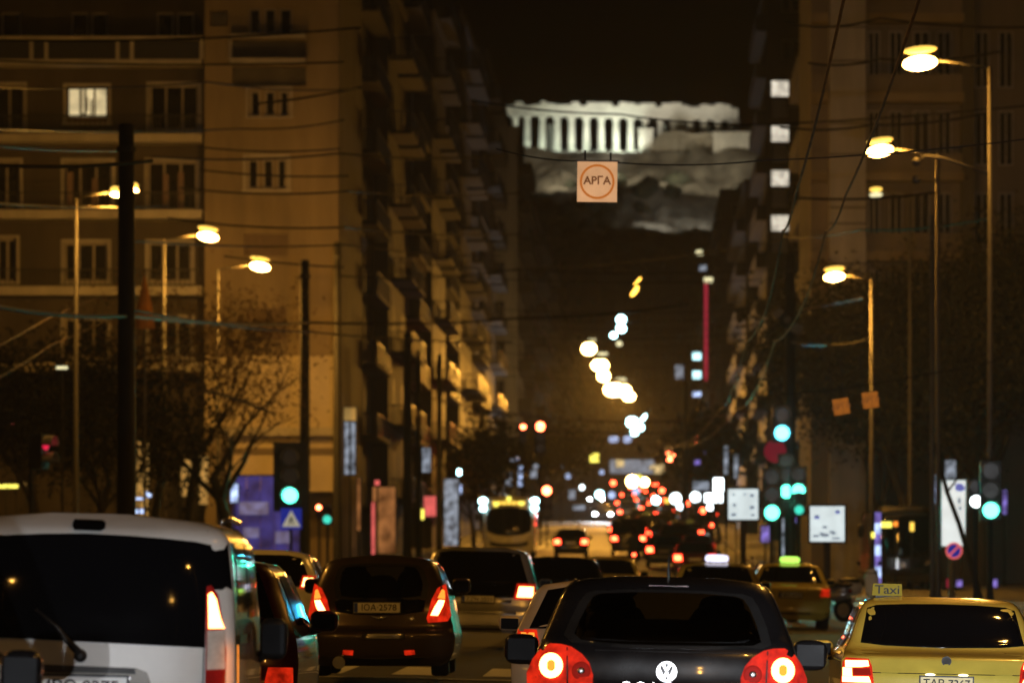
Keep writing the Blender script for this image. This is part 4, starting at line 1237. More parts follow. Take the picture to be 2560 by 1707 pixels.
# red neon strip and the cyan panes beside it
shoplight('thin vertical red neon strip rising on the far right facade', 1765, 826, 600, 9, 250, 'neon_red', name='neon_strip', cat='neon sign')
for py, l, k in ((890, 'upper cyan lit pane left of the red neon strip', 'cyan_pane'), (937, 'lower cyan lit pane left of the red neon strip', 'cyan_pane'), (985, 'dim cyan lit pane lowest beside the red neon strip', 'shop_blue')):
    shoplight(l, 1742, py, 598, 21, 19 if k == 'cyan_pane' else 12, k, name='lit_window', cat='lit window', group='cyan lit panes')  # lit windows, built as free-standing glowing panels
for px, py, w, h, m, l in ((1771, 700, 22, 13, 'lamp_dim', 'yellow-green light on top of the red neon strip'), (1748, 632, 16, 12, 'lamp_dim', 'yellow-green light high above the red neon strip'), (1757, 670, 18, 14, 'shop_dim', 'pale grey light between the two yellow-green ones'), (1698, 930, 20, 34, 'shop_dim', 'pale bluish light left of the cyan panes')):
    shoplight(l, px, py, 596, w, h, m, name='roof_light', cat='light')
# globe lamps and bright shop lights massed round the far traffic
for (px, py, r, m, D, l) in (
    (1581, 1203, 15, 'lamp_far', 720, 'large white globe light over the head of the queue'),
    (1597, 1195, 9, 'led_yellow', 722, 'small yellowish globe beside the large white one'),
    (1611, 1205, 11, 'lamp_far', 724, 'warm globe right of the small yellowish one'),
    (1590, 1227, 9, 'shop_blue', 700, 'pale cyan globe under the three white ones'),
    (1689, 1246, 14, 'shop_white', 480, 'big white globe right of the queue'),
    (1739, 1242, 13, 'shop_white', 430, 'white globe left of the bright white shop sign'),
    (1700, 1266, 8, 'shop_white', 470, 'small white globe below the big one'),
    (1716, 1258, 7, 'far_stop', 475, 'small red globe between white ones'),
    (1640, 1250, 10, 'lamp_cold', 560, 'cyan globe in the middle of the queue'),
    (1499, 1236, 10, 'lamp_cold', 600, 'cyan-white globe above the twin headlamps'),
    (1530, 1237, 9, 'shop_blue', 602, 'pale globe above the right twin headlamp'),
    (1668, 1252, 7, 'led_amber', 510, 'amber globe left of the big white one'),
    (1655, 1226, 6, 'far_stop', 640, 'small red globe high over the queue'),
    (1533, 1207, 6, 'far_stop', 660, 'small red globe left of the white globes'),
    (1756, 1276, 7, 'far_stop', 440, 'red globe below the white shop light'),
    (1775, 1268, 8, 'shop_white', 420, 'white globe just under the wide white shop light'),
    (1205, 1142, 6, 'shop_blue', 405, 'small bluish globe above the bus on its left'),
    (1290, 1147, 6, 'shop_blue', 445, 'small bluish globe above the bus on its right'),
    (1340, 1166, 7, 'shop_dim', 470, 'pale globe over the left pavement'),
    (1760, 1127, 6, 'shop_violet', 500, 'violet globe right of the slim lit pole'),
    (1420, 1190, 7, 'shop_blue', 560, 'bluish globe over the oncoming lane'),
    (1455, 1218, 6, 'shop_white', 640, 'small white globe left of the twin headlamps'),
    (1630, 1168, 6, 'shop_warm', 800, 'warm globe at the end of the street'),
    (1505, 1180, 6, 'shop_blue', 800, 'bluish globe at the end of the street'),
):
    c = at(px, py, D); s_ = F/D
    t = thing('globe_lamp', l, 'globe light', (c.x, D, gz(c.x, D)), 'globe lights round the far traffic')
    z = c.z-gz(c.x, D)
    MB().ell((0, 0, z), (r/s_, r/s_, r/s_), 16, 10).build('globe', M[m], t, smooth=True)
    MB().tube([(0, 0, 0), (0, 0, z-r/s_)], .05, 6).tube([(0, 0, z-r/s_-.05), (0, 0, z-r/s_+.03)], r/s_*.45, 8).build('post', M['pole_dark'], t)
# blue hoarding on the left
c = at(668, 1288, 242); s_ = F/242
t = thing('hoarding', 'blue lit hoarding behind the green signal on the left', 'hoarding', (c.x, 242, gz(c.x, 242)))
z = c.z-gz(c.x, 242)
for k in range(5):
    x0 = (-86+34.4*k)/s_
    MB().box(x0+.01, x0+34.4/s_-.01, -.03, .03, z-100/s_, z+98/s_).build('panel', M['hoarding_blue'], t)
MB().box(-70/s_, 4/s_, -.045, -.032, z+2/s_, z+34/s_).box(-60/s_, -20/s_, -.045, -.032, z-56/s_, z-30/s_).box(20/s_, 60/s_, -.045, -.032, z-40/s_, z-70/s_).build('print', M['hoarding_pale'], t)
MB().box(-88/s_, 88/s_, -.05, .05, z+98.2/s_, z+102/s_).box(-86/s_, 86/s_, .04, .1, 0, z-100/s_).build('rail', M['black_metal'], t)
# dark bollard-like lamp before it
# blue striped pole on the right
c = at(2195, 1370, 185); g = gz(c.x, 185)
t = thing('striped_pole', 'blue and white striped pole left of the dark bus', 'pole', (c.x, 185, g))
zt = c.z-g+90/(F/185)
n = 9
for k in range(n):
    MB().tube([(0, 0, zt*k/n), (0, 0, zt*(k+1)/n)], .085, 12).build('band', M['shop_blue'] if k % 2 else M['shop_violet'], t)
# satellite dish on the grey block
c = at(893, 612, 283.2)
t = thing('satellite_dish', 'pale round satellite dish on the grey block', 'satellite dish', c)
vs = [(0, .12, 0)]; fs = []
for j in range(1, 5):
    for k in range(20):
        a = 2*math.pi*k/20; r = .42*j/4
        vs.append((r*math.cos(a), .12-.12*(j/4)**2, r*math.sin(a)))
for k in range(20): fs.append((0, 1+k, 1+(k+1) % 20))
for j in range(3):
    for k in range(20): fs.append((1+j*20+k, 1+j*20+(k+1) % 20, 1+(j+1)*20+(k+1) % 20, 1+(j+1)*20+k))
MB().add(vs, fs).build('reflector', M['concrete'], t, smooth=True)
MB().tube([(0, .12, 0), (.0, .5, -.1), (0, .78, -.1)], .03, 6).tube([(0, .02, -.4), (0, -.35, -.05)], .012, 5).build('bracket', M['pole_grey'], t)
# folded orange parasol by the second left lamp
c = at(362, 770, 190)
t = thing('folded_parasol', 'folded orange parasol beside the thick black pole', 'parasol', (c.x, 190, gz(c.x, 190)+.13))
zt = at(362, 690, 190).z-gz(c.x, 190)-.13
MB().tube([(0, 0, zt-1.5), (0, 0, zt-.9), (0, 0, zt-.1), (0, 0, zt)], [.3, .22, .05, .02], 9).build('canopy', M['parasol'], t, smooth=True)
MB().tube([(0, 0, 0), (0, 0, zt-1.45)], .035, 8).build('pole', M['pole_grey'], t)

# ------------------------------------------------------------------ trees
def tree(label, x, y, h, spread, leaf, nleaf, seed, name='street_tree', bare=.5, trunk_r=.16, lsize=.16, group='street trees', lean=0, droop=0, clump=.55):
    rn = random.Random(seed)
    g = gz(x, y)
    t = thing(name, label, 'tree', (x, y, g), group)
    tr = MB(); tips = []
    def grow(p, d, ln, r, lev):
        pts = [p]; q = p.copy(); dd = d.copy()
        seg = 4
        for k in range(seg):
            dd = (dd+Vector((rn.uniform(-.18, .18), rn.uniform(-.18, .18), rn.uniform(-.05, .12)-droop*.05*lev))).normalized()
            q = q+dd*ln/seg
            pts.append(q.copy())
        rad = [r*(1-.45*k/seg) for k in range(seg+1)]
        tr.tube(pts, rad, 7 if lev < 2 else 5, cap=False)
        if lev >= 2: tips.append((q.copy(), ln))
        if lev < 4:
            for k in range(rn.choice((2, 3, 3)) if lev else 4):
                az = rn.uniform(0, 2*math.pi); el = rn.uniform(.35, .85)
                side = Vector((math.cos(az), math.sin(az), 0))
                nd = (dd*math.cos(el)+side*math.sin(el)*spread).normalized()
                st = pts[rn.choice((2, 3, 4))] if lev else pts[rn.choice((3, 4))]
                grow(st.copy(), nd, ln*rn.uniform(.58, .8), rad[-1]*rn.uniform(.6, .8), lev+1)
    grow(Vector((0, 0, 0)), Vector((lean, 0, 1)).normalized(), h*.36, trunk_r, 0)
    tr.build('trunk', M['bark'], t, smooth=True)
    if nleaf:
        lv = MB(); vs = []; fs = []
        for k in range(nleaf):
            p, ln = rn.choice(tips)
            if rn.random() < bare*.0: continue
            o = Vector((rn.gauss(0, clump), rn.gauss(0, clump), rn.gauss(0, clump*.8)))
            c = p+o
            a = Vector((rn.uniform(-1, 1), rn.uniform(-1, 1), rn.uniform(-1, 1))).normalized()
            b_ = a.cross(Vector((rn.uniform(-1, 1), rn.uniform(-1, 1), rn.uniform(-1, 1)))).normalized()
            s = lsize*rn.uniform(.6, 1.4)
            i = len(vs)
            vs += [c-a*s, c+b_*s*.5, c+a*s, c-b_*s*.5]; fs.append((i, i+1, i+2, i+3))
        lv.add(vs, fs).build('crown', M[leaf], t)
    return t
def px_x(px, D): return (px-CX)/F*D
tree('big bare-limbed tree before the yellow lit shop wall', px_x(575, 226), 226, 10.0, 1.15, 'leaf', 1100, 3, bare=1, trunk_r=.3, lsize=.06, clump=.5)
tree('brown leafy tree right of the thick black pole', px_x(395, 222), 222, 11.0, .95, 'leaf', 3000, 8, trunk_r=.18, clump=.7, lsize=.075)
tree('leafy tree under the higher of the two left lamps', px_x(478, 228), 228, 11.6, .85, 'leaf', 3000, 14, trunk_r=.2, clump=.6, lsize=.075)
tree('dark tree at the far left edge', px_x(120, 205), 205, 8.8, 1.0, 'leaf_dark', 15000, 31, trunk_r=.24, clump=.8, lsize=.08)
tree('dark tree between the far left edge and the thick black pole', px_x(235, 210), 210, 8.5, 1.0, 'leaf_dark', 15000, 35, trunk_r=.2, clump=.8, lsize=.08)
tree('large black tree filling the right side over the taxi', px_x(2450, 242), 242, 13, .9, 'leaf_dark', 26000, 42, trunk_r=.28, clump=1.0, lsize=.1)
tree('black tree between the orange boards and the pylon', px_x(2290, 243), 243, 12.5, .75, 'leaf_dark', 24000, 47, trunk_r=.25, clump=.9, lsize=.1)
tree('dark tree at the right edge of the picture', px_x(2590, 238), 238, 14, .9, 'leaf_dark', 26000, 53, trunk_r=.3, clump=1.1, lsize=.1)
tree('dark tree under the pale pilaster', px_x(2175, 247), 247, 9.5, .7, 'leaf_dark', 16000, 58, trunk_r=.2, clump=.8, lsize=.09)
tree('small bare pavement tree behind the bus', px_x(1185, 345), 345, 6.5, 1.0, 'leaf', 300, 63, trunk_r=.14, lsize=.12)
tree('dark tree on the left pavement near the far bus', px_x(1240, 400), 400, 7.5, 1.0, 'leaf_dark', 2600, 66, trunk_r=.16, lsize=.2, clump=.8)
tree('dark tree on the left pavement past the red signals', px_x(1350, 500), 500, 8.5, 1.0, 'leaf_dark', 2600, 69, trunk_r=.16, lsize=.22, clump=.9)
tree('dark tree on the right pavement by the red neon strip', px_x(1800, 430), 430, 8.5, 1.0, 'leaf_dark', 2600, 72, trunk_r=.16, lsize=.22, clump=.9)
tree('dark tree on the right pavement farther than the cyan panes', px_x(1740, 640), 640, 9.5, 1.0, 'leaf_dark', 2200, 75, trunk_r=.16, lsize=.25, clump=1.0)
# leaning dark branch that crosses the pylon
b = MB(); p0 = at(2330, 1090, 170); p1 = at(2368, 1230, 170); p2 = at(2398, 1310, 170); p3 = at(2425, 1400, 170)
t = thing('leaning_sapling', 'thin dark sapling leaning across the tall white pylon', 'tree', (p3.x+.4, 170, gz(p3.x, 170)))
b.tube([(p3.x+.4, 170, gz(p3.x, 170)), p3, p2, p1, p0, at(2300, 1000, 170)], [.09, .07, .062, .058, .04, .02], 8)
b.build('trunk', M['bark'], t, smooth=True, world=True)
MB().tube([p1, at(2405, 1180, 170), at(2420, 1120, 170)], [.035, .025, .012], 6).tube([p0, at(2280, 1060, 170), at(2240, 1040, 170)], [.03, .02, .01], 6).build('branch', M['bark'], t, smooth=True, world=True)
# ------------------------------------------------------------------ vehicles
class Body:
    """car shell seen from behind: rear face as a height field, sides and roof run forward"""
    def __init__(s, outline, yprof, top, L, crown=.07, er=.14, belt=.92, taper=.86, k=7):
        zs = [p[1] for p in outline]; ws = [p[0] for p in outline]
        s.z0 = zs[0]; s.H = zs[-1]
        s.w = pchip(zs, ws)
        s.yp = pchip([p[0] for p in yprof], [p[1] for p in yprof])
        s.top = pchip([p[0] for p in top], [p[1] for p in top])
        s.L = L; s.crown = crown; s.er = er; s.belt = belt; s.taper = taper; s.k = k
        s.W = max(ws)
    def yf(s, x, z):
        z = min(max(z, s.z0), s.H-.001)
        w = max(s.w(z), .02)
        u = min(abs(x)/w, .9995)
        return s.yp(z)+s.crown*(x/s.W)**2+s.er*(1-math.sqrt(1-u**s.k))
    def xscale(s, y):
        u = y/s.L
        return 1.0+.015*math.sin(math.pi*min(1, max(0, u)))-(1-s.taper)*max(0, (u-.72)/.28)**2
    def fwd(s, z, y):
        tp = s.top(y)
        zb = min(s.belt, tp)
        if z > s.belt: return zb+(z-s.belt)*max(0., min(1., (tp-zb)/(s.H-s.belt)))
        return z*min(1., zb/s.belt) if z > s.z0 else z
    def sx(s, z, y):
        """half width of the body side at height z, station y"""
        return s.w(min(max(z, s.z0), s.H))*s.xscale(y)
    def shell(s, nz=34, nu=15, ny=16, skip_rear=None, skip_side=None, bottom=True):
        b = MB()
        zs = [s.z0+(s.H-s.z0)*i/nz for i in range(nz+1)]
        zs[-1] = s.H-.0005
        us = [math.sin(math.pi/2*(-1+2*j/nu)) for j in range(nu+1)]
        us = [math.copysign(abs(u)**.8, u) for u in us]
        vs = []; fs = []
        for z in zs:
            w = s.w(z)
            for u in us: vs.append((u*w, s.yf(u*w, z), z))
        n = nu+1
        for i in range(nz):
            for j in range(nu):
                cx = (us[j]+us[j+1])/2*s.w((zs[i]+zs[i+1])/2); cz = (zs[i]+zs[i+1])/2
                if skip_rear and skip_rear(cx, cz): continue
                fs.append((i*n+j, i*n+j+1, (i+1)*n+j+1, (i+1)*n+j))
        b.add(vs, fs)
        # section polygon: right side bottom->top, top row right->left, left side top->bottom
        prof = [(s.w(z), z, 1) for z in zs]+[(u*s.w(s.H), s.H-.0005, 0) for u in reversed(us[1:-1])]+[(-s.w(z), z, -1) for z in reversed(zs)]
        m = len(prof); vs = []; fs = []
        ts = [0, .015]+[(j/ny)**1.0 for j in range(1, ny+1)]
        for t in ts:
            for (x, z, sd) in prof:
                ys = s.yf(x, z) if abs(sd) == 0 else s.yp(min(z, s.H-.001))+s.crown*(x/s.W)**2+s.er
                if sd == 0: ys = s.yf(x, s.H-.001)
                y = ys+(s.L-ys)*t
                vs.append((x*s.xscale(y), y, s.fwd(z, y)))
        for j in range(len(ts)-1):
            for i in range(m-1):
                a = vs[j*m+i]; c = vs[(j+1)*m+i+1]
                cx, cy, cz = (a[0]+c[0])/2, (a[1]+c[1])/2, (a[2]+c[2])/2
                if skip_side and skip_side(cx, cy, cz, prof[i][1]): continue
                fs.append((j*m+i, (j+1)*m+i, (j+1)*m+i+1, j*m+i+1))
        fs.append(tuple((len(ts)-1)*m+i for i in range(m)))
        b.add(vs, fs)
        return b
    def patch(s, poly, off=.004, rings=5, depth=.012, mi=0, b=None):
        """outline (x, z) laid on the rear face, standing `off` proud of it"""
        # resample
        P = []
        n = len(poly)
        for i in range(n):
            a = poly[i]; c = poly[(i+1) % n]
            d = math.dist(a, c); q = max(1, int(d/.06))
            q = min(q, 14)
            for k in range(q): P.append((a[0]+(c[0]-a[0])*k/q, a[1]+(c[1]-a[1])*k/q))
        cx = sum(p[0] for p in P)/len(P); cz = sum(p[1] for p in P)/len(P)
        vs = [(cx, s.yf(cx, cz)-off, cz)]; fs = []; m = len(P)
        for r in range(1, rings+1):
            f = r/rings
            for (x, z) in P:
                X = cx+(x-cx)*f; Z = cz+(z-cz)*f
                vs.append((X, s.yf(X, Z)-off, Z))
        for (x, z) in P: vs.append((x, s.yf(x, z)+depth, z))
        for i in range(m): fs.append((0, 1+(i+1) % m, 1+i))
        for r in range(rings):
            for i in range(m):
                a = 1+r*m; c = 1+(r+1)*m
                fs.append((a+i, a+(i+1) % m, c+(i+1) % m, c+i))
        b = b or MB()
        return b.add(vs, fs, mi)
    def side_patch(s, side, y0, y1, z0, z1, slope0=0, slope1=0, off=.005, b=None, mi=0, ny=8, nz=5):
        b = b or MB(); vs = []; fs = []
        for j in range(nz+1):
            z = z0+(z1-z0)*j/nz
            for i in range(ny+1):
                a = y0+slope0*(z-z0); c = y1-slope1*(z-z0)
                y = a+(c-a)*i/ny
                vs.append((side*(s.sx(z, y)+off), y, z))
        n = ny+1
        for j in range(nz):
            for i in range(ny): fs.append((j*n+i, j*n+i+1, (j+1)*n+i+1, (j+1)*n+i))
        return b.add(vs, fs, mi)

def rrect(x0, x1, z0, z1, r, n=4):
    out = []
    for (cx, cz, a0) in ((x1-r, z1-r, 0), (x0+r, z1-r, 90), (x0+r, z0+r, 180), (x1-r, z0+r, 270)):
        for k in range(n+1):
            a = math.radians(a0+90*k/n); out.append((cx+r*math.cos(a), cz+r*math.sin(a)))
    return out
def disc(cx, cz, r, n=24, rz=None):
    return [(cx+r*math.cos(2*math.pi*k/n), cz+(rz or r)*math.sin(2*math.pi*k/n)) for k in range(n)]
def mir(poly): return [(-x, z) for x, z in reversed(poly)]

def wheels(t, W, L, r=.31, y0=.72, y1=None):
    y1 = y1 or L-.86
    for sd in (-1, 1):
        for yy in (y0, y1):
            x = sd*(W-.13)
            q = MB(); n = 22; vs = []; fs = []
            for (xx, rr) in ((x-.1, r*.62), (x-.1, r*.93), (x-.06, r), (x+.06, r), (x+.1, r*.93), (x+.1, r*.62)):
                for k in range(n):
                    a = 2*math.pi*k/n; vs.append((xx, yy+rr*math.cos(a), r+rr*math.sin(a)))
            for j in range(5):
                for k in range(n): fs.append((j*n+k, j*n+(k+1) % n, (j+1)*n+(k+1) % n, (j+1)*n+k))
            w = q.add(vs, fs).build('wheel', M['rubber'], t, smooth=True, angle=40)
            q = MB(); ns = 10; vs = []; fs = []
            for (xx, rr) in ((x-sd*.07, .001), (x+sd*.085, .05), (x+sd*.06, r*.3), (x+sd*.085, r*.6), (x-sd*.05, r*.615)):
                for k in range(n):
                    a = 2*math.pi*k/n; vs.append((xx, yy+rr*math.cos(a), r+rr*math.sin(a)))
            for j in range(4):
                for k in range(n): fs.append((j*n+k, j*n+(k+1) % n, (j+1)*n+(k+1) % n, (j+1)*n+k))
            q.add(vs, fs).build('rim', M['rim'], w, smooth=True, angle=40)

def number_plate(t, B, cx, cz, w, h, txt, mat='plate', off=.02, blue=True, bold=.0):
    y = B.yf(cx, cz)-off
    p = MB().box(cx-w/2, cx+w/2, y-.008, y+.03, cz-h/2, cz+h/2).build('number_plate', M[mat], t)
    x0 = cx-w/2
    if blue:
        MB().box(x0+.004, x0+.044, y-.0115, y-.0085, cz-h/2+.004, cz+h/2-.004).build('country_strip', M['plate_blue'], p)
    sx = (w-(.06 if blue else .03))/(len(txt)*h*.47)
    text_mesh('plate_lettering', txt, h*.86, M['ink'], p, (cx+(.022 if blue else 0), y-.0125, cz-h*.02), .002, 0, min(sx, 1.05), bold)
    f = MB(); e = .012
    f.box(cx-w/2-e, cx+w/2+e, y-.012, y+.02, cz+h/2, cz+h/2+e).box(cx-w/2-e, cx+w/2+e, y-.012, y+.02, cz-h/2-e, cz-h/2).box(cx-w/2-e, cx-w/2, y-.012, y+.02, cz-h/2, cz+h/2).box(cx+w/2, cx+w/2+e, y-.012, y+.02, cz-h/2, cz+h/2)
    f.build('plate_frame', M['trim'], p)
    return p

def mirrors(t, B, y, z, mat, w=.2, h=.14, sides=(-1, 1)):
    for sd in sides:
        x = sd*(B.sx(z, y)+w*.62)
        m = MB().ell((x, y, z), (w*.55, .085, h*.56), 16, 10, pw=.6).build('wing_mirror', mat, t, smooth=True)
        MB().box(min(x-w*.42, x+w*.42), max(x-w*.42, x+w*.42), y-.09, y-.083, z-h*.38, z+h*.38).build('mirror_glass', M['mirror'], m)
        MB().tube([(x, y+.02, z-h*.3), (sd*(B.sx(z-.1, y)-.03), y+.06, z-h*.55)], .035, 6).build('mirror_stalk', M['trim'], m)

def vehicle(name, label, cat, D, x, rz=0., group=None, dz=0., roll=True):
    return thing(name, label, cat, (x, D, gz(x, D)+dz), group, rz, -CROSS*1.0 if roll else 0)

def seats(t, y, zs, n=2, half=.38, w=.22, top=1.2, belt=.9):
    for sd in ((-1, 1) if n == 2 else (-1, 0, 1)):
        b = MB(); x = sd*half
        b.ell((x, y, belt-.15), (w, .09, .42), 14, 10, pw=.55)
        b.ell((x, y+.03, top-.09), (w*.62, .055, .1), 14, 9, pw=.6)
        b.tube([(x-.05, y+.02, belt+.15), (x-.05, y+.02, top-.1)], .008, 5).tube([(x+.05, y+.02, belt+.15), (x+.05, y+.02, top-.1)], .008, 5)
        b.build('seat', M['seat'], t, smooth=True)

PAINT = dict(white=paint('white_car_paint', (.74, .73, .70)), dark=paint('black_car_paint', (.010, .009, .0095), 0, .25),
             yellow=paint('taxi_yellow_paint', (.74, .60, .10)), brown=paint('brown_metallic_paint', (.085, .06, .045), .5),
             silver=paint('silver_car_paint', (.5, .5, .51), .7), red=paint('dark_red_paint', (.09, .006, .008), .2),
             cream=paint('cream_car_paint', (.62, .52, .38)), grey=paint('grey_car_paint', (.12, .12, .13), .5),
             blue=paint('dark_blue_paint', (.02, .025, .05), .3), busyellow=paint('bus_ochre_paint', (.45, .34, .12)), buswhite=paint('bus_white_paint', (.7, .68, .6)))

def poly_px(pts, xc, yg, s): return [((x-xc)/s, (yg-y)/s) for x, y in pts]

# ---------------------------------------------------------------- 1. white van at lower left
D = 36.2; s_ = F/D; xc = 193; xw = (xc-CX)/s_
yg = CY+(CAM_H-gz(xw, D))*s_
van = vehicle('white_van', 'white van at lower left seen from behind, with a wide black rear window', 'van', D, xw, rz=.012)
P = lambda pts: poly_px(pts, xc, yg, s_)
ol = P([(545, 1985), (562, 1930), (571, 1850), (575, 1720), (574, 1640), (571, 1560), (566, 1480), (559, 1400), (550, 1345), (530, 1316), (480, 1297), (395, 1287), (300, 1281)])
Hv = ol[-1][1]
B = Body(ol, [(.1, .02), (.3, -.04), (.55, -.02), (.62, .05), (1.02, .08), (1.2, .09), (1.55, .135), (Hv-.08, .2), (Hv, .42)],
         [(0, Hv), (.5, Hv+.005), (2.3, Hv-.005), (2.9, Hv-.1), (3.5, 1.12), (4.0, .95), (4.2, .7)], 4.2, crown=.05, er=.1, belt=1.02, k=9)
B.shell(44, 19, 22).build('body', PAINT['white'], van, smooth=True, angle=50)
win = P([(500, 1612), (500, 1353), (470, 1347), (400, 1341), (300, 1335), (193, 1332), (86, 1335), (-14, 1341), (-84, 1347), (-114, 1353), (-114, 1600), (0, 1598), (193, 1603), (350, 1608)])
B.patch(win, .006, 8).build('rear_window', M['car_glass'], van, smooth=True, angle=40)
for m_ in (0, 1):
    pil = P([(499, 1354), (549, 1350), (563, 1466), (499, 1466)]); pil = mir(pil) if m_ else pil
    B.patch(pil, .005, 4).build('rear_pillar', M['car_glass'], van, smooth=True, angle=40)
    base = P([(500, 1458), (512, 1455), (530, 1480), (545, 1560), (553, 1620), (552, 1785), (503, 1785)]); base = mir(base) if m_ else base
    lamp = B.patch(base, .012, 4, .03).build('tail_lamp', M['lamp_red_off'], van, smooth=True, angle=40)
    hot = P([(505, 1478), (514, 1472), (525, 1490), (536, 1535), (546, 1562), (508, 1563)]); hot = mir(hot) if m_ else hot
    B.patch(hot, .018, 4).build('brake_light', M['stop_hot'], lamp, smooth=True, angle=40)
    wh = P([(505, 1569), (548, 1566), (551, 1664), (506, 1667)]); wh = mir(wh) if m_ else wh
    B.patch(wh, .018, 4).build('clear_lens', M['lamp_clear'], lamp, smooth=True, angle=40)
    rd = P([(506, 1671), (551, 1668), (550, 1780), (506, 1780)]); rd = mir(rd) if m_ else rd
    B.patch(rd, .018, 4).build('red_lens', M['lamp_red_off'], lamp, smooth=True, angle=40)
B.patch(P([(160, 1296), (230, 1297), (240, 1304), (241, 1318), (232, 1325), (165, 1324), (158, 1314), (158, 1302)]), .03, 3, .05).build('high_brake_light', M['car_glass'], van, smooth=True, angle=40)
B.patch(P([(498, 1318), (499, 1980), (496, 1980), (495, 1318)]), .003, 2).build('tailgate_seam', M['trim'], van)
a = P([(132, 1570), (150, 1595), (190, 1634)])
pts = [(x, B.yf(x, z)-.035, z) for x, z in a]
MB().tube([(pts[0][0]-.12, pts[0][1]-.0, pts[0][2]+.1), pts[0], pts[1], pts[2]], [.008, .012, .018, .022], 8).ell((pts[2][0], pts[2][1]+.01, pts[2][2]-.01), (.036, .03, .036), 12, 8).build('rear_wiper', M['trim'], van, smooth=True)
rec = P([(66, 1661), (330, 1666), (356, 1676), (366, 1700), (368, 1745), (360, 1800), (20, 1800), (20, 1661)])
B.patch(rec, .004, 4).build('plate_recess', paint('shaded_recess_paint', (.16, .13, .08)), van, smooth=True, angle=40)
B.patch(P([(66, 1662), (326, 1667), (330, 1681), (66, 1678)]), .03, 3, .05).build('tailgate_handle', M['trim'], van, smooth=True, angle=40)
B.patch(P([(70, 1683), (300, 1686), (318, 1692), (314, 1695), (300, 1690), (70, 1687)]), .022, 3).build('handle_trim', M['chrome'], van, smooth=True, angle=40)
pc = P([(188, 1716)])[0]
number_plate(van, B, pc[0], pc[1], .52, .112, '\u0399\u03a1\u039f\u00b79275', bold=.0015)
B.side_patch(1, .55, 1.5, 1.15, 1.62, .12, .02).build('side_window', M['car_glass'], van, smooth=True)
B.side_patch(1, 1.6, 2.75, 1.12, 1.62, .02, .3).build('side_window', M['car_glass'], van, smooth=True)
B.side_patch(1, .42, 1.52, .98, 1.03, off=.012).build('side_moulding', M['trim'], van, smooth=True)
B.side_patch(1, 1.35, 1.55, 1.0, 1.05, off=.03).build('door_handle', M['trim'], van, smooth=True)
B.side_patch(1, 1.53, 1.545, .4, 1.66, off=.003).build('door_seam', M['trim'], van, smooth=True)
MB().tube([(B.w(Hv-.09)*.96, .6, Hv-.03), (B.w(Hv-.09)*.97, 1.4, Hv-.005), (B.w(Hv-.09)*.97, 2.4, Hv-.02)], .018, 8).build('roof_rail', M['chrome'], van, smooth=True)
B.side_patch(1, .05, .16, .72, .98, off=.02).build('side_glint', M['orange_ind'], van, smooth=True)  # orange glow painted in for reflections low on the side
wheels(van, .78, 4.2)
mirrors(van, B, 2.75, .99, M['trim'], .15, .22, (1,))

# ---------------------------------------------------------------- 2. dark hatchback with ring lamps, lower centre
D = 43.7; s_ = F/D; xc = 1661; xw = (xc-CX)/s_
yg = CY+(CAM_H-gz(xw, D))*s_
golf = vehicle('dark_hatchback', 'dark hatchback at lower centre with glowing ring-shaped tail lamps and a round chrome badge', 'car', D, xw)
P = lambda pts: poly_px(pts, xc, yg, s_)
ol = P([(1960, 1880), (1995, 1840), (2006, 1780), (2004, 1720), (1997, 1680), (1986, 1640), (1968, 1590), (1950, 1545), (1932, 1500), (1917, 1472), (1895, 1456), (1850, 1447), (1780, 1441)])
Hg = ol[-1][1]
B = Body(ol, [(.2, .05), (.4, -.06), (.62, -.05), (.7, .03), (.88, .06), (.96, .1), (1.03, .2), (1.28, .5), (Hg-.03, .66), (Hg, .8)],
         [(0, Hg), (.8, Hg+.012), (1.9, Hg+.012), (2.4, Hg-.06), (3.25, .98), (3.9, .86), (4.2, .62)], 4.2, crown=.1, er=.13, belt=.95, k=8)
winp = P([(1400, 1592), (1412, 1560), (1436, 1510), (1452, 1487), (1475, 1480), (1560, 1475), (1661, 1474), (1762, 1475), (1850, 1481), (1872, 1488), (1888, 1510), (1910, 1560), (1922, 1606), (1900, 1616), (1780, 1620), (1661, 1621), (1540, 1620), (1420, 1610)])
wx = [p[0] for p in winp]
def inwin(poly, shrink=.93):
    cx = sum(p[0] for p in poly)/len(poly); cz = sum(p[1] for p in poly)/len(poly)
    q = [(cx+(x-cx)*shrink, cz+(z-cz)*shrink) for x, z in poly]
    def f(x, z):
        c = False; n = len(q)
        for i in range(n):
            (x1, z1), (x2, z2) = q[i], q[i-1]
            if (z1 > z) != (z2 > z) and x < (x2-x1)*(z-z1)/(z2-z1)+x1: c = not c
        return c
    return f
def side_open(x, y, z, z0):
    if z0 > .99 and 2.35 < y < 3.2 and z0 < Hg+.01: return True          # windscreen
    if 1.0 < z0 < Hg-.1 and (.95 < y < 1.75 or 1.85 < y < 2.6): return True
    return False
B.shell(44, 21, 26, skip_rear=inwin(winp), skip_side=side_open).build('body', PAINT['dark'], golf, smooth=True, angle=50)
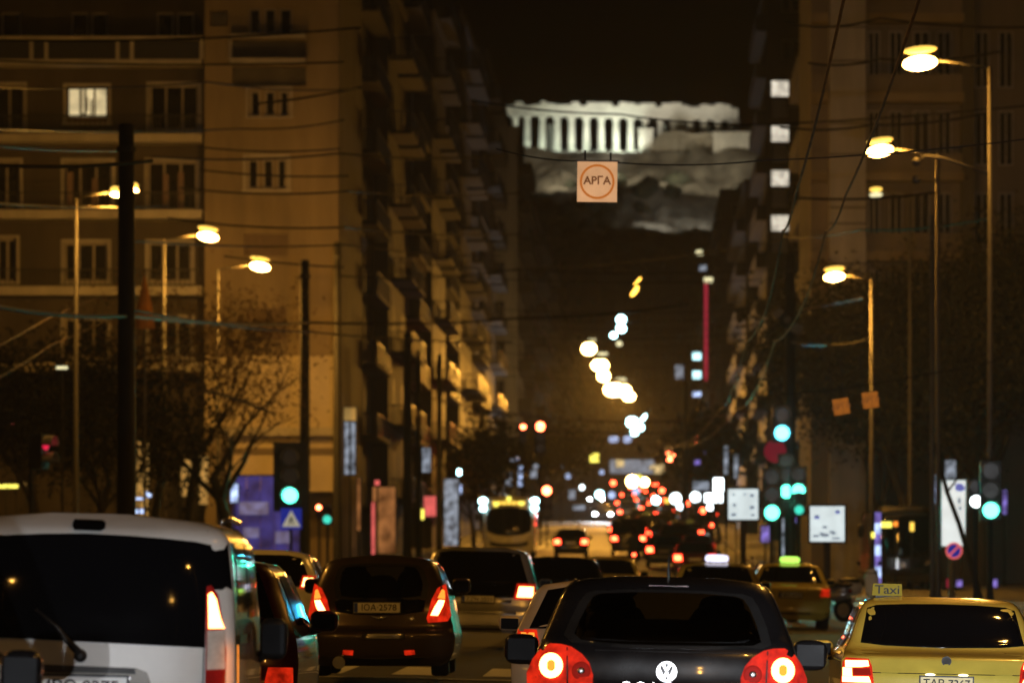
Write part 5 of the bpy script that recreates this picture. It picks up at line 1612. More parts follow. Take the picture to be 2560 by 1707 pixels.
# black frame around the glass, then the glass
def frame_patch(B, poly, shrink, off):
    cx = sum(p[0] for p in poly)/len(poly); cz = sum(p[1] for p in poly)/len(poly)
    vs = []; fs = []; n = len(poly)
    for f in (1.0, (1+shrink)/2, shrink):
        for x, z in poly:
            X, Z = cx+(x-cx)*f, cz+(z-cz)*f
            vs.append((X, B.yf(X, Z)-off, Z))
    for r in range(2):
        for i in range(n): fs.append((r*n+i, r*n+(i+1) % n, (r+1)*n+(i+1) % n, (r+1)*n+i))
    return MB().add(vs, fs)
frame_patch(B, winp, .9, .006).build('window_seal', M['trim'], golf, smooth=True)
B.patch(winp, .003, 6, .0).build('rear_window', M['clear'], golf, smooth=True)
for sd in (-1, 1):
    B.side_patch(sd, 1.0, 1.75, 1.0, Hg-.1, .1, .02, off=-.004).build('side_window', M['clear_dark'], golf, smooth=True)
    B.side_patch(sd, 1.85, 2.6, 1.0, Hg-.1, .02, .35, off=-.004).build('side_window', M['clear_dark'], golf, smooth=True)
ws_ = MB(); ws_.add([(-.72, 3.15, 1.0), (.72, 3.15, 1.0), (.56, 2.36, Hg-.07), (-.56, 2.36, Hg-.07)], [(0, 1, 2, 3)])
ws_.build('windscreen', M['clear'], golf)
MB().box(-.7, .7, 2.75, 3.2, .75, .98).ell((-.36, 2.7, .95), (.19, .04, .19), 14, 8).build('dashboard', M['trim'], golf)
MB().box(-.72, .72, .42, .75, .55, .92).build('parcel_shelf', M['seat'], golf)
seats(golf, 1.75, 0, 2, .37, .25, 1.27, .95)
b = MB(); b.ell((.02, .98, .84), (.62, .1, .28), 16, 9, pw=.6)
for x in (-.42, .0, .42): b.ell((x, .98, 1.09 if x else 1.04), (.13, .05, .075), 12, 8, pw=.6)
b.build('rear_bench', M['seat'], golf, smooth=True)
lampP = P([(1308, 1690), (1322, 1655), (1340, 1630), (1366, 1614), (1395, 1615), (1420, 1621), (1447, 1638), (1466, 1660), (1476, 1690), (1474, 1735), (1440, 1750), (1312, 1750)])
hotc = P([(1370, 1669)])[0]; inc = P([(1446, 1681)])[0]
for m_ in (0, 1):
    lp = mir(lampP) if m_ else lampP
    sg_ = -1 if m_ else 1
    lamp = B.patch(lp, .01, 5, .03).build('tail_lamp', M['stop_red'], golf, smooth=True, angle=40)
    # ring of light
    r0, r1 = .026, .079
    vs = []; fs = []; n = 32
    for k in range(n):
        a = 2*math.pi*k/n
        for rr in (r0*(1+.35*abs(math.sin(a))), (r0+r1)/2, r1):
            x = sg_*hotc[0]+rr*math.cos(a)*.98; z = hotc[1]+rr*math.sin(a)*1.04
            vs.append((x, B.yf(x, z)-.02-(.01 if abs(rr-(r0+r1)/2) < .001 else 0), z))
    for k in range(n):
        for q in range(2): fs.append((k*3+q, k*3+q+1, ((k+1) % n)*3+q+1, ((k+1) % n)*3+q))
    MB().add(vs, fs).build('ring_light', M['stop_hot'], lamp, smooth=True)
    x, z = sg_*hotc[0], hotc[1]
    B.patch(disc(x, z, .024, 14, .034), .016, 3).build('ring_centre', M['orange_ind'], lamp, smooth=True)
    x, z = sg_*inc[0], inc[1]
    B.patch(disc(x, z, .062, 24), .016, 3).build('inner_lens', M['stop_dim'], lamp, smooth=True)
    y = B.yf(x, z)-.022
    MB().ell((x, y, z), (.026, .012, .024), 12, 8).build('reversing_bulb', M['chrome'], lamp, smooth=True)
    gp = [(sg_*(P([(1408, 1622)])[0][0]+dx), zz) for dx, zz in ((0, P([(0, 1622)])[0][1]), (.008, P([(0, 1622)])[0][1]), (.02, P([(0, 1748)])[0][1]), (.008, P([(0, 1748)])[0][1]))]
    if m_: gp = list(reversed(gp))
    B.patch(gp, .0125, 2).build('lamp_gap', M['trim'], lamp)
# round chrome badge: ring with a V over a W
ec = P([(1660, 1678)])[0]; ye = B.yf(*ec)
bd = MB()
bd.ring_y(ec, .053, .067, ye-.03, ye+.02, 32)
def bar(p, q, r=.0105): 
    dx, dz = q[0]-p[0], q[1]-p[1]; ln = math.hypot(dx, dz); nx_, nz_ = -dz/ln*r*.75, dx/ln*r*.75
    bd.prism([(ec[0]+p[0]+nx_, ec[1]+p[1]+nz_), (ec[0]+p[0]-nx_, ec[1]+p[1]-nz_), (ec[0]+q[0]-nx_, ec[1]+q[1]-nz_), (ec[0]+q[0]+nx_, ec[1]+q[1]+nz_)], ye-.028+abs(p[0])*.02, ye-.014)
bar((-.026, .052), (0, .006)); bar((.026, .052), (0, .006))
bar((-.052, .026), (-.022, -.05)); bar((-.022, -.05), (0, -.006)); bar((.052, .026), (.022, -.05)); bar((.022, -.05), (0, -.006))
badge = bd.build('badge', M['chrome'], golf, smooth=True, angle=40)
MB().cyl_y(ec, .056, ye-.012, ye+.02, 28).build('badge_ground', M['trim'], badge)
for k, (ch, px) in enumerate((('G', 1558), ('O', 1596), ('L', 1632), ('F', 1666))):
    e = P([(px, 1716)])[0]
    o = text_mesh('model_lettering', ch, .075, M['chrome'], golf, (e[0], B.yf(*e)-.006, e[1]), .004, 0, 1.15)
B.patch(P([(1480, 1627), (1845, 1628), (1846, 1630), (1480, 1629)]), .003, 2).build('tailgate_seam', M['trim'], golf)
MB().box(-.13, .13, B.yf(0, Hg-.06)-.0, B.yf(0, Hg-.06)+.02, Hg-.075, Hg-.06).build('high_brake_light', M['lamp_red_off'], golf)
MB().tube([(0, 1.0, Hg), (0, .82, Hg+.0), (0, .78, Hg+.14)], [.016, .012, .004], 6).build('aerial', M['trim'], golf)
for sd in (-1, 1):
    MB().tube([(sd*B.w(Hg-.06)*.97, .85, Hg-.055), (sd*B.w(Hg-.05)*.99, 1.6, Hg-.035), (sd*B.w(Hg-.05)*.98, 2.3, Hg-.07)], .012, 6).build('roof_strip', M['trim'], golf, smooth=True)
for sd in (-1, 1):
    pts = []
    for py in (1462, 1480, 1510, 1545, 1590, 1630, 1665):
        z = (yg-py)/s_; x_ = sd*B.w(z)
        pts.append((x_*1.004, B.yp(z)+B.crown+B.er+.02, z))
    MB().tube(pts, .0085, 6).build('pillar_glint', M['chrome'], golf, smooth=True)  # added strips, their shine imitates streaks reflected along the pillars
number_plate(golf, B, 0, .55, .52, .112, '\u0399\u0396\u039d\u00b74160')
wheels(golf, .9, 4.2)
mirrors(golf, B, 2.55, (yg-1640)/s_*1.0, PAINT['dark'], .22, .19)

# ---------------------------------------------------------------- 3. yellow taxi at lower right
D = 56.6; s_ = F/D; xc = 2362; xw = (xc-CX)/s_
yg = CY+(CAM_H-gz(xw, D))*s_
taxi = vehicle('yellow_taxi', 'yellow taxi at lower right with an unlit roof sign and a C-shaped tail lamp', 'taxi', D, xw)
P = lambda pts: poly_px(pts, xc, yg, s_)
# heights first measured level, so take the road's tilt out of the outline
ol = [(.80, .2), (.87, .3), (.89, .5), (.885, .72), (.865, (yg-1645)/s_), (.83, (yg-1626)/s_), (.79, (yg-1606)/s_), (.735, (yg-1560)/s_), (.68, (yg-1522)/s_), (.635, (yg-1506)/s_), (.56, (yg-1499)/s_), (.4, (yg-1494)/s_)]
Ht = ol[-1][1]
zd = (yg-1642)/s_
B = Body(ol, [(.2, .06), (.4, -.05), (.6, -.03), (.68, .02), (zd-.05, .05), (zd, .1), (zd+.012, .3), (zd+.04, .62), (zd+.07, .72), (Ht-.06, 1.3), (Ht-.02, 1.5), (Ht, 1.65)],
         [(0, Ht), (1.6, Ht), (2.3, Ht), (2.7, Ht-.06), (3.5, .98), (4.2, .86), (4.5, .62)], 4.5, crown=.09, er=.14, belt=zd+.01, k=8)
B.shell(54, 21, 22).build('body', PAINT['yellow'], taxi, smooth=True, angle=40)
hw = lambda py: B.w((yg-py)/s_)
wn_ = [(-.705, (yg-1612)/s_), (-.64, (yg-1524)/s_), (-.56, (yg-1516)/s_), (-.3, (yg-1512)/s_), (0, (yg-1511)/s_), (.3, (yg-1512)/s_), (.56, (yg-1516)/s_), (.64, (yg-1524)/s_), (.705, (yg-1612)/s_), (.5, (yg-1618)/s_), (0, (yg-1621)/s_), (-.5, (yg-1618)/s_)]
B.patch(wn_, .006, 7, .01).build('rear_window', M['car_glass'], taxi, smooth=True)
for m_ in (0, 1):
    sg_ = -1 if m_ else 1
    def Q(pts):
        q = [((x-xc)/s_, (yg-y)/s_) for x, y in pts]
        return mir(q) if m_ else q
    lamp = B.patch(Q([(2098, 1720), (2104, 1660), (2112, 1648), (2168, 1650), (2176, 1668), (2182, 1720)]), .01, 5, .03).build('tail_lamp', M['stop_red'], taxi, smooth=True, angle=40)
    q = MB()
    B.patch(Q([(2110, 1655), (2166, 1654), (2169, 1668), (2150, 1671), (2118, 1672), (2110, 1672)]), .02, 3, .0, b=q)
    B.patch(Q([(2104, 1673), (2126, 1673), (2127, 1694), (2104, 1694)]), .0205, 3, .0, b=q)
    B.patch(Q([(2103, 1695), (2168, 1694), (2174, 1709), (2103, 1709)]), .021, 3, .0, b=q)
    q.build('brake_light', M['stop_hot'], lamp, smooth=True)
    B.patch(Q([(2130, 1675), (2170, 1673), (2173, 1691), (2131, 1692)]), .018, 3).build('inner_lens', M['stop_dim'], lamp, smooth=True)
ec = P([(2362, 1652)])[0]; ye = B.yf(*ec)
MB().ring_y(ec, .034, .042, ye-.022, ye+.02, 24).build('badge', M['trim'], taxi)
MB().cyl_y(ec, .0345, ye-.018, ye+.02, 24).build('badge_ground', M['ink'], taxi)
pc = P([(2362, 1708)])[0]
number_plate(taxi, B, pc[0], pc[1], .44, .11, '\u03a4\u0391\u0392 7367', 'plate_y', blue=False, bold=.001)
for dx in (-.14, .14):
    MB().ell((pc[0]+dx, B.yf(pc[0]+dx, pc[1]+.07)-.04, pc[1]+.075), (.045, .015, .012), 12, 6).build('plate_lamp', emis('plate_lamp_glow', (1, .86, .5), 3.) if 'plate_lamp_glow' not in bpy.data.materials else bpy.data.materials['plate_lamp_glow'], taxi, smooth=True)
B.patch(P([(2175, 1683), (2550, 1683), (2550, 1685), (2175, 1685)]), .003, 2).build('boot_seam', M['trim'], taxi)
zr = Ht-.005; xr0, xr1 = (2191-xc)/s_, (2268-xc)/s_
q = MB(); yy = 1.9
q.prism([(xr0, zr+.01), (xr1, zr+.01), (xr1-.005, zr+.115), (xr0+.008, zr+.115)], yy-.09, yy+.09)
sgn = q.build('roof_sign', M['taxi_dim'], taxi)
MB().box(xr0+.03, xr1-.03, yy-.06, yy+.06, zr-.03, zr+.009).build('sign_foot', M['trim'], sgn)
text_mesh('sign_lettering', 'Taxi', .105, M['ink'], sgn, ((xr0+xr1)/2, yy-.094, zr+.06), .002, 0, 1.2, .001)
for sd in (-1, 1):
    B.side_patch(sd, 1.55, 2.3, zd+.06, Ht-.1, .25, .02).build('side_window', M['car_glass'], taxi, smooth=True)
    B.side_patch(sd, 2.4, 3.2, zd+.06, Ht-.1, .02, .45).build('side_window', M['car_glass'], taxi, smooth=True)
    B.side_patch(sd, .9, 3.4, zd-.0, zd+.02, off=.012).build('waist_trim', M['chrome'], taxi, smooth=True)
wheels(taxi, .88, 4.5)
mirrors(taxi, B, 3.0, zd+.02, PAINT['yellow'], .2, .14)

# ---------------------------------------------------------------- 4. brown people carrier
D = 75.0; s_ = F/D; xc = 947; xw = (xc-CX)/s_
yg = 1692; dzv = CAM_H+(CY-yg)/s_-gz(xw, D)
mpv = vehicle('brown_people_carrier', 'brown people carrier left of centre with high lit tail lamps and a white plate', 'car', D, xw, dz=dzv, roll=False)
P = lambda pts: poly_px(pts, xc, yg, s_)
ol = P([(1100, 1664), (1122, 1650), (1133, 1625), (1136, 1597), (1129, 1560), (1123, 1530), (1116, 1490), (1105, 1455), (1094, 1428), (1083, 1408), (1066, 1398), (1030, 1391), (985, 1387)])
Hm = ol[-1][1]
B = Body(ol, [(.12, .08), (.25, -.03), (.48, -.06), (.56, .02), (.75, .05), (.9, .12), (1.25, .34), (Hm-.03, .45), (Hm, .62)],
         [(0, Hm), (.8, Hm+.02), (2.0, Hm+.02), (2.5, Hm-.1), (3.3, .98), (3.8, .86), (4.05, .6)], 4.05, crown=.1, er=.14, belt=.92, k=8)
winp = P([(838, 1494), (832, 1460), (840, 1425), (850, 1413), (880, 1409), (947, 1408), (1014, 1409), (1046, 1413), (1058, 1425), (1070, 1460), (1066, 1494), (1030, 1499), (947, 1500), (870, 1499)])
def side_open(x, y, z, z0):
    if z0 > .96 and 2.35 < y < 3.25: return True
    return .98 < z0 < Hm-.12 and (1.0 < y < 1.8 or 1.9 < y < 2.6)
B.shell(40, 19, 24, skip_rear=inwin(winp), skip_side=side_open).build('body', PAINT['brown'], mpv, smooth=True, angle=50)
frame_patch(B, winp, .88, .006).build('window_seal', M['trim'], mpv, smooth=True)
B.patch(winp, .003, 6, .0).build('rear_window', M['clear_dark'], mpv, smooth=True)
for sd in (-1, 1):
    B.side_patch(sd, 1.0, 1.8, .98, Hm-.12, .1, .02, off=-.004).build('side_window', M['clear_dark'], mpv, smooth=True)
    B.side_patch(sd, 1.9, 2.6, .98, Hm-.12, .02, .3, off=-.004).build('side_window', M['clear_dark'], mpv, smooth=True)
MB().add([(-.7, 3.2, .98), (.7, 3.2, .98), (.56, 2.36, Hm-.08), (-.56, 2.36, Hm-.08)], [(0, 1, 2, 3)]).build('windscreen', M['clear'], mpv)
MB().box(-.7, .7, .4, .7, .5, .86).build('parcel_shelf', M['seat'], mpv)
seats(mpv, 1.9, 0, 2, .36, .24, 1.26, .95); seats(mpv, 1.05, 0, 3, .42, .2, 1.12, .88)
gl = P([(835, 1500), (850, 1497), (947, 1502), (1040, 1497), (1062, 1500), (1060, 1528), (1000, 1536), (947, 1537), (890, 1536), (838, 1528)])
B.patch(gl, .004, 4).build('tailgate_panel', M['car_glass'], mpv, smooth=True)
for m_ in (0, 1):
    def Q(pts):
        q = poly_px(pts, xc, yg, s_)
        return mir(q) if m_ else q
    lamp = B.patch(Q([(1078, 1498), (1092, 1470), (1112, 1458), (1121, 1500), (1126, 1538), (1118, 1552), (1070, 1556), (1066, 1545)]), .012, 4, .03).build('tail_lamp', M['stop_red'], mpv, smooth=True, angle=40)
    B.patch(Q([(1096, 1499), (1110, 1500), (1106, 1514), (1094, 1538), (1076, 1537), (1086, 1516)]), .02, 4).build('brake_light', M['stop_hot'], lamp, smooth=True)
    B.patch(Q([(1093, 1494), (1103, 1472), (1111, 1475), (1111, 1497)]), .018, 3).build('upper_lens', M['orange_ind'], lamp, smooth=True)
    B.patch(Q([(1010, 1625), (1036, 1624), (1038, 1635), (1012, 1637)]), .012, 2).build('reflector', M['stop_red'], mpv, smooth=True)
ec = P([(949, 1544)])[0]; y = B.yf(*ec)-.012
MB().ell((ec[0], y, ec[1]), (.03, .012, .02), 12, 8).prism([(ec[0]-.1, ec[1]+.02), (ec[0]-.02, ec[1]-.012), (ec[0]-.01, ec[1]+.012)], y-.006, y+.012).prism([(ec[0]+.1, ec[1]+.02), (ec[0]+.01, ec[1]+.012), (ec[0]+.02, ec[1]-.012)], y-.006, y+.012).build('badge', M['chrome'], mpv, smooth=True, angle=30)
pc = P([(942, 1518)])[0]
number_plate(mpv, B, pc[0], pc[1], .52, .112, '\u0399\u039f\u0391\u00b72578')
B.patch(P([(788, 1569), (947, 1573), (1106, 1569), (1106, 1572), (947, 1576), (788, 1572)]), .003, 2).build('tailgate_seam', M['trim'], mpv)
B.patch(P([(907, 1582), (1012, 1582), (1014, 1597), (905, 1597)]), .012, 3).build('bumper_strip', M['chrome'], mpv, smooth=True)
e = P([(847, 1655)])[0]
MB().cyl_y(e, .07, B.yf(*e)-.1, B.yf(*e)+.2, 16).build('exhaust', M['chrome'], mpv)
B.patch(P([(800, 1640), (947, 1645), (1094, 1640), (1085, 1662), (947, 1664), (810, 1662)]), .006, 3).build('bumper_skirt', M['trim'], mpv, smooth=True)
wheels(mpv, .8, 4.05, .3)
mirrors(mpv, B, 2.6, 1.02, PAINT['brown'], .2, .16)

# ---------------------------------------------------------------- generic rear-view cars
OUT = dict(
 hatch=[(.70, .2), (.82, .28), (.87, .45), (.88, .7), (.86, .9), (.80, 1.06), (.73, 1.24), (.66, 1.38), (.6, 1.43), (.5, 1.455), (.34, 1.47)],
 sedan=[(.70, .2), (.82, .28), (.87, .45), (.88, .7), (.86, .88), (.82, .97), (.76, 1.12), (.68, 1.30), (.62, 1.38), (.52, 1.415), (.34, 1.43)],
 suv=[(.74, .28), (.87, .38), (.92, .6), (.93, .85), (.91, 1.0), (.86, 1.18), (.8, 1.4), (.74, 1.58), (.68, 1.64), (.56, 1.67), (.38, 1.69)],
 van=[(.76, .25), (.88, .34), (.92, .6), (.93, 1.0), (.91, 1.3), (.88, 1.6), (.84, 1.8), (.78, 1.88), (.64, 1.91), (.4, 1.92)])
def body_of(kind, sc_=1.0):
    o = OUT[kind]; H = o[-1][1]
    if kind == 'sedan':
        yp = [(.2, .06), (.4, -.05), (.6, -.02), (.88, .06), (.93, .15), (.97, .6), (1.0, .7), (H-.06, 1.25), (H-.02, 1.45), (H, 1.6)]
        top = [(0, H), (1.5, H), (2.2, H), (2.7, H-.07), (3.4, .98), (4.1, .85), (4.4, .6)]; L = 4.4; belt = .94
    elif kind == 'van':
        yp = [(.25, .05), (.4, -.03), (.7, .02), (1.2, .06), (1.6, .12), (H-.05, .16), (H, .3)]
        top = [(0, H), (3.2, H), (3.6, H-.2), (4.1, 1.2), (4.5, 1.0), (4.7, .7)]; L = 4.7; belt = 1.05
    else:
        yp = [(.2, .05), (.4, -.05), (.62, -.03), (.7, .03), (.95, .1), (H-.2, .42), (H-.03, .52), (H, .68)]
        top = [(0, H), (.8, H+.01), (2.0, H+.01), (2.5, H-.08), (3.3, H*.66), (3.9, .86), (4.2, .62)]; L = 4.2; belt = .94 if kind == 'hatch' else 1.03
    return Body(o, yp, top, L, belt=belt), L, H
def generic(kind, label, cat, D, x, paint_, lamps='far_stop', lit=.5, name=None, group=None, rz=0., sign=None, nz=26, nu=11, ny=12, headlights=False, plate=True, lamp_z=None, detail=True, roll=True, third=False, lw=.23, lh=.17, mz=None, mh=.14, txt='\u0399\u039a\u0397\u00b73418'):
    B, L, H = body_of(kind)
    t = vehicle(name or {'hatch': 'hatchback_car', 'sedan': 'saloon_car', 'suv': 'tall_car', 'van': 'delivery_van'}[kind], label, cat, D, x, rz, group, roll=roll)
    B.shell(nz, nu, ny).build('body', PAINT[paint_], t, smooth=True, angle=45)
    bz = B.belt
    wz0, wz1 = bz+.06, H-.1
    w0, w1 = B.w(wz0)*.88, B.w(wz1)*.86
    B.patch([(-w0, wz0), (-w1, wz1), (-w1*.7, wz1+.035), (w1*.7, wz1+.035), (w1, wz1), (w0, wz0)], .006, 4, .01).build('rear_window', M['car_glass'], t, smooth=True)
    zl = lamp_z or (bz-.14)
    for sd in (-1, 1):
        wl_ = B.w(zl)
        q = [(sd*(wl_-lw), zl-lh*.47), (sd*(wl_-.02), zl-lh*.47), (sd*(wl_-.03), zl+lh*.53), (sd*(wl_-lw*.87), zl+lh*.53)]
        if sd < 0: q = list(reversed(q))
        lm = B.patch(q, .012, 3, .03).build('tail_lamp', M['far_red' if lamps == 'far_stop' else 'stop_red'], t, smooth=True)
        q = [(sd*(wl_-lw*.87), zl-lh*.32), (sd*(wl_-.06), zl-lh*.32), (sd*(wl_-.06), zl+lh*.35), (sd*(wl_-lw*.78), zl+lh*.35)]
        if sd < 0: q = list(reversed(q))
        B.patch(q, .018, 3).build('brake_light', M[lamps], lm, smooth=True)
        B.side_patch(sd, .95 if kind != 'sedan' else 1.5, 1.8, wz0, wz1-.02, .1, .02).build('side_window', M['car_glass'], t, smooth=True)
        B.side_patch(sd, 1.9, 2.6, wz0, wz1-.02, .02, .35).build('side_window', M['car_glass'], t, smooth=True)
        if headlights:
            xx = sd*(B.w(.62)*.74)
            MB().ell((xx, L-.02, .60), (.16, .06, .11), 14, 8).build('headlamp', M['head_hot'], t, smooth=True)
    if third: B.patch([(-.2, H-.075), (.2, H-.075), (.19, H-.05), (-.19, H-.05)], .012, 2).build('high_brake_light', M['far_stop'], t, smooth=True)
    if plate:
        if detail: number_plate(t, B, 0, bz-.2, .5, .11, txt)
        else:
            y = B.yf(0, bz-.2); MB().box(-.25, .25, y-.03, y+.02, bz-.26, bz-.15).build('number_plate', M['plate'], t)
    B.patch([(-.8, .32), (.8, .32), (.8, .36), (-.8, .36)], .006, 2).build('bumper_groove', M['trim'], t)
    wheels(t, B.W, L)
    mirrors(t, B, 2.6, mz or bz+.08, PAINT[paint_] if detail else M['trim'], .19, mh)
    MB().add([(-B.sx(bz+.04, 3.1)*.9, 3.32, bz+.03), (B.sx(bz+.04, 3.1)*.9, 3.32, bz+.03), (.5, 2.45, H-.09), (-.5, 2.45, H-.09)], [(0, 1, 2, 3)]).build('windscreen', M['car_glass'], t)
    if sign:
        q = MB().ell((0, 1.6, H+.075), (.22, .08, .075), 16, 8, pw=.55)
        q.build('roof_sign', M[sign], t, smooth=True)
        MB().box(-.16, .16, 1.55, 1.65, H-.03, H+.02).build('sign_foot', M['trim'], t)
    return t

def X(px, D): return (px-CX)/F*D
# near and middle ones
t = generic('suv', 'silver car with red tail lamps between the brown people carrier and the dark hatchback', 'car', 104, X(1192, 104), 'silver', 'stop_hot', rz=-.0, lamp_z=.96, lw=.36, lh=.26, txt='\u0396\u0396\u039d\u00b72021')
t.scale = (1, 1, .94)
B, L, H = body_of('suv')
B.patch([(-.62, .86), (.62, .86), (.60, 1.12), (-.60, 1.12)], .004, 3).build('tailgate_panel', M['car_glass'], t, smooth=True)
for (z, w, h) in ((.80, .52, .05), (.62, .6, .04), (.42, .5, .045)):
    B, L, H = body_of('suv')
    B.patch([(-w, z-h/2), (w, z-h/2), (w, z+h/2), (-w, z+h/2)], .02, 2, .03).build('chrome_strip', M['chrome'], t, smooth=True)
generic('hatch', 'dark red car ahead of the white van, half hidden by it', 'car', 46.5, X(430, 46.5)-.03, 'red', 'stop_red', lamp_z=.62)
generic('hatch', 'white hatchback between the van and the brown people carrier', 'car', 86, X(632, 86), 'white', 'stop_hot', lamp_z=1.06)
generic('hatch', 'cream car just ahead of the dark hatchback, only its left side showing', 'car', 59, X(1522, 59), 'cream', 'orange_ind', lamp_z=.9).scale = (1, 1, .92)
generic('sedan', 'small yellow taxi on the right with a glowing green roof sign', 'taxi', 145, X(1975, 145), 'yellow', 'stop_red', name='yellow_taxi', sign='taxi_lit')
generic('sedan', 'taxi hidden behind the dark hatchback with a white lit roof sign', 'taxi', 122, X(1790, 122), 'yellow', 'stop_red', name='yellow_taxi', sign='taxi_white')
generic('hatch', 'dark car whose roof shows left of the dark hatchback roof', 'car', 128, X(1400, 128), 'dark', 'stop_dim')
generic('sedan', 'dark taxi-yellow saloon just over the dark hatchback roof', 'car', 165, X(1515, 165), 'yellow', 'orange_ind')
# nearest car, mostly outside the frame: only its right mirror shows
B, L, H = body_of('hatch')
near = generic('hatch', 'black car at the lower left edge with only its wing mirror in view', 'car', 30.3, -4.06, 'dark', 'stop_dim', plate=False, mz=.86, mh=.2)
# cars behind the camera whose headlamps light the tails ahead
for (x, D, p_, lb) in ((-2.75, 7.0, 'grey', 'grey car beside the viewpoint on the left with its headlamps on'), (2.9, 14.0, 'silver', 'silver car beside the viewpoint on the right with its headlamps on')):
    t = generic('hatch', lb, 'car', D, x, p_, 'stop_red', headlights=True, plate=False, detail=False)
    for sd in (-1, 1):
        spot('headlamp_beam', t, (sd*.6, 4.3, .62), (sd*.6*.8-(.1 if x > 0 else -.15), 60, 1.0), 4200 if x < 0 else 18000, (.92, .95, 1), 24 if x < 0 else 15, .9, .06)

# far traffic: (kind, px centre, D, paint, lamp material, label)
far = [
 ('hatch', 1427, 334, 'dark', 'far_stop', 'dark hatchback alone in the lane below the twin headlamps'),
 ('van', 1571, 348, 'dark', 'far_stop', 'dark van ahead of the scooter rider'),
 ('sedan', 1745, 322, 'cream', 'stop_red', 'pale saloon seen on the right of the red tail lamps'),
 ('hatch', 1662, 300, 'grey', 'far_stop', 'grey car right of the scooter rider'),
 ('hatch', 1738, 262, 'red', 'far_stop', 'dark car behind the white lit roof sign'),
 ('suv', 1590, 405, 'red', 'far_stop', 'dark red tall car ahead of the dark van'),
 ('hatch', 1650, 395, 'blue', 'far_stop', 'dark blue car beside the dark red tall one'),
 ('hatch', 1705, 420, 'silver', 'far_stop', 'silver car in the right lanes of the far queue'),
 ('hatch', 1566, 470, 'grey', 'far_stop', 'grey car in the left lane of the far queue'),
 ('sedan', 1618, 480, 'yellow', 'far_stop', 'yellow taxi in the middle of the far queue'),
 ('hatch', 1672, 500, 'dark', 'far_stop', 'black car in the far queue left of the white shop lights'),
 ('suv', 1752, 455, 'grey', 'far_stop', 'grey tall car at the right kerb of the far queue'),
 ('hatch', 1716, 540, 'red', 'far_stop', 'dark red car far ahead near the right kerb'),
 ('van', 1572, 560, 'white', 'far_stop', 'white van high in the far queue'),
 ('hatch', 1632, 580, 'blue', 'far_stop', 'small blue car high in the far queue'),
 ('hatch', 1676, 620, 'dark', 'far_stop', 'small black car under the slim lit pole'),
 ('hatch', 1560, 660, 'red', 'far_stop', 'small red car at the upper left of the queue'),
 ('sedan', 1607, 690, 'yellow', 'far_stop', 'small taxi near the top of the queue'),
 ('hatch', 1648, 740, 'grey', 'far_stop', 'tiny grey car near the top of the queue'),
 ('hatch', 1590, 800, 'dark', 'far_stop', 'tiny dark car at the head of the queue'),
 ('hatch', 1622, 850, 'silver', 'far_stop', 'tiny silver car at the very head of the queue'),
 ('hatch', 1772, 560, 'dark', 'far_stop', 'dark car parked under the white shop lights'),
 ('hatch', 1630, 430, 'grey', 'far_stop', 'grey car between the two dark red cars of the queue'),
 ('suv', 1688, 360, 'red', 'far_stop', 'dark red tall car near the right of the scooter rider'),
 ('hatch', 1712, 372, 'grey', 'far_stop', 'grey car beside the pale saloon'),
 ('hatch', 1600, 520, 'dark', 'far_stop', 'dark car behind the grey one of the left queue lane'),
 ('suv', 1652, 450, 'grey', 'far_stop', 'grey tall car deep in the queue centre'),
 ('hatch', 1690, 470, 'red', 'far_stop', 'dark red hatchback in the right part of the queue'),
 ('hatch', 1735, 500, 'silver', 'far_stop', 'silver car below the white globe'),
 ('hatch', 1585, 610, 'silver', 'far_stop', 'small silver car high in the left queue lane'),
 ('hatch', 1660, 560, 'red', 'far_stop', 'small dark red car high in the queue centre'),
 ('hatch', 1700, 590, 'grey', 'far_stop', 'small grey car high in the right queue lanes'),
 ('hatch', 1640, 660, 'dark', 'far_stop', 'small dark car above the blue one'),
 ('hatch', 1570, 740, 'blue', 'far_stop', 'tiny blue car at the upper left of the queue'),
 ('hatch', 1676, 700, 'silver', 'far_stop', 'tiny silver car right of the taxi near the queue top'),
 ('hatch', 1628, 780, 'red', 'far_stop', 'tiny dark red car near the head of the queue'),
 ('hatch', 1606, 900, 'grey', 'far_stop', 'tiny grey car at the farthest head of the queue'),
 ('hatch', 1655, 860, 'dark', 'far_stop', 'tiny dark car right of the farthest ones'),
 ('sedan', 1725, 410, 'yellow', 'far_stop', 'yellow taxi in the right lane of the queue'),
 ('hatch', 1556, 420, 'blue', 'far_stop', 'blue car left of the dark red tall one'),

]
protos = {}
for kind, px, D, p_, lm, lb in far:
    x = X(px, D)
    key = (kind, p_, lm)
    if key not in protos:
        protos[key] = generic(kind, lb, 'taxi' if p_ == 'yellow' else 'car', D, x, p_, lm, name='yellow_taxi' if p_ == 'yellow' else None, group='cars in the far queue', lw=.40, lh=.30, nz=16, nu=9, ny=8, detail=False, sign='taxi_dim' if p_ == 'yellow' else None, roll=False)
    else:
        c = copy_tree(protos[key]); c.location = (x, D, gz(x, D)); c['label'] = lb
# oncoming car with white headlamps, far on the left
def oncoming(px, D, lb, p_='grey', pw=0):
    x = X(px, D)
    t = generic('hatch', lb, 'car', D+4.2, x, p_, 'stop_dim', rz=math.pi, headlights=True, plate=False, nz=16, nu=9, ny=8, detail=False, roll=False, group='oncoming cars')
    if pw:
        for sd in (-1, 1): spot('headlamp_beam', t, (sd*.6, 4.3, .6), (sd*.6, 40, .2), pw, (.85, .93, 1), 50, .8, .06)
    return t
oncoming(1507, 560, 'oncoming car with two bright white headlamps in the left lane', pw=9000)
oncoming(1590, 900, 'far oncoming vehicle with warm headlamps over the queue', 'dark')
oncoming(1490, 700, 'farther oncoming car above the one with bright headlamps', 'dark')
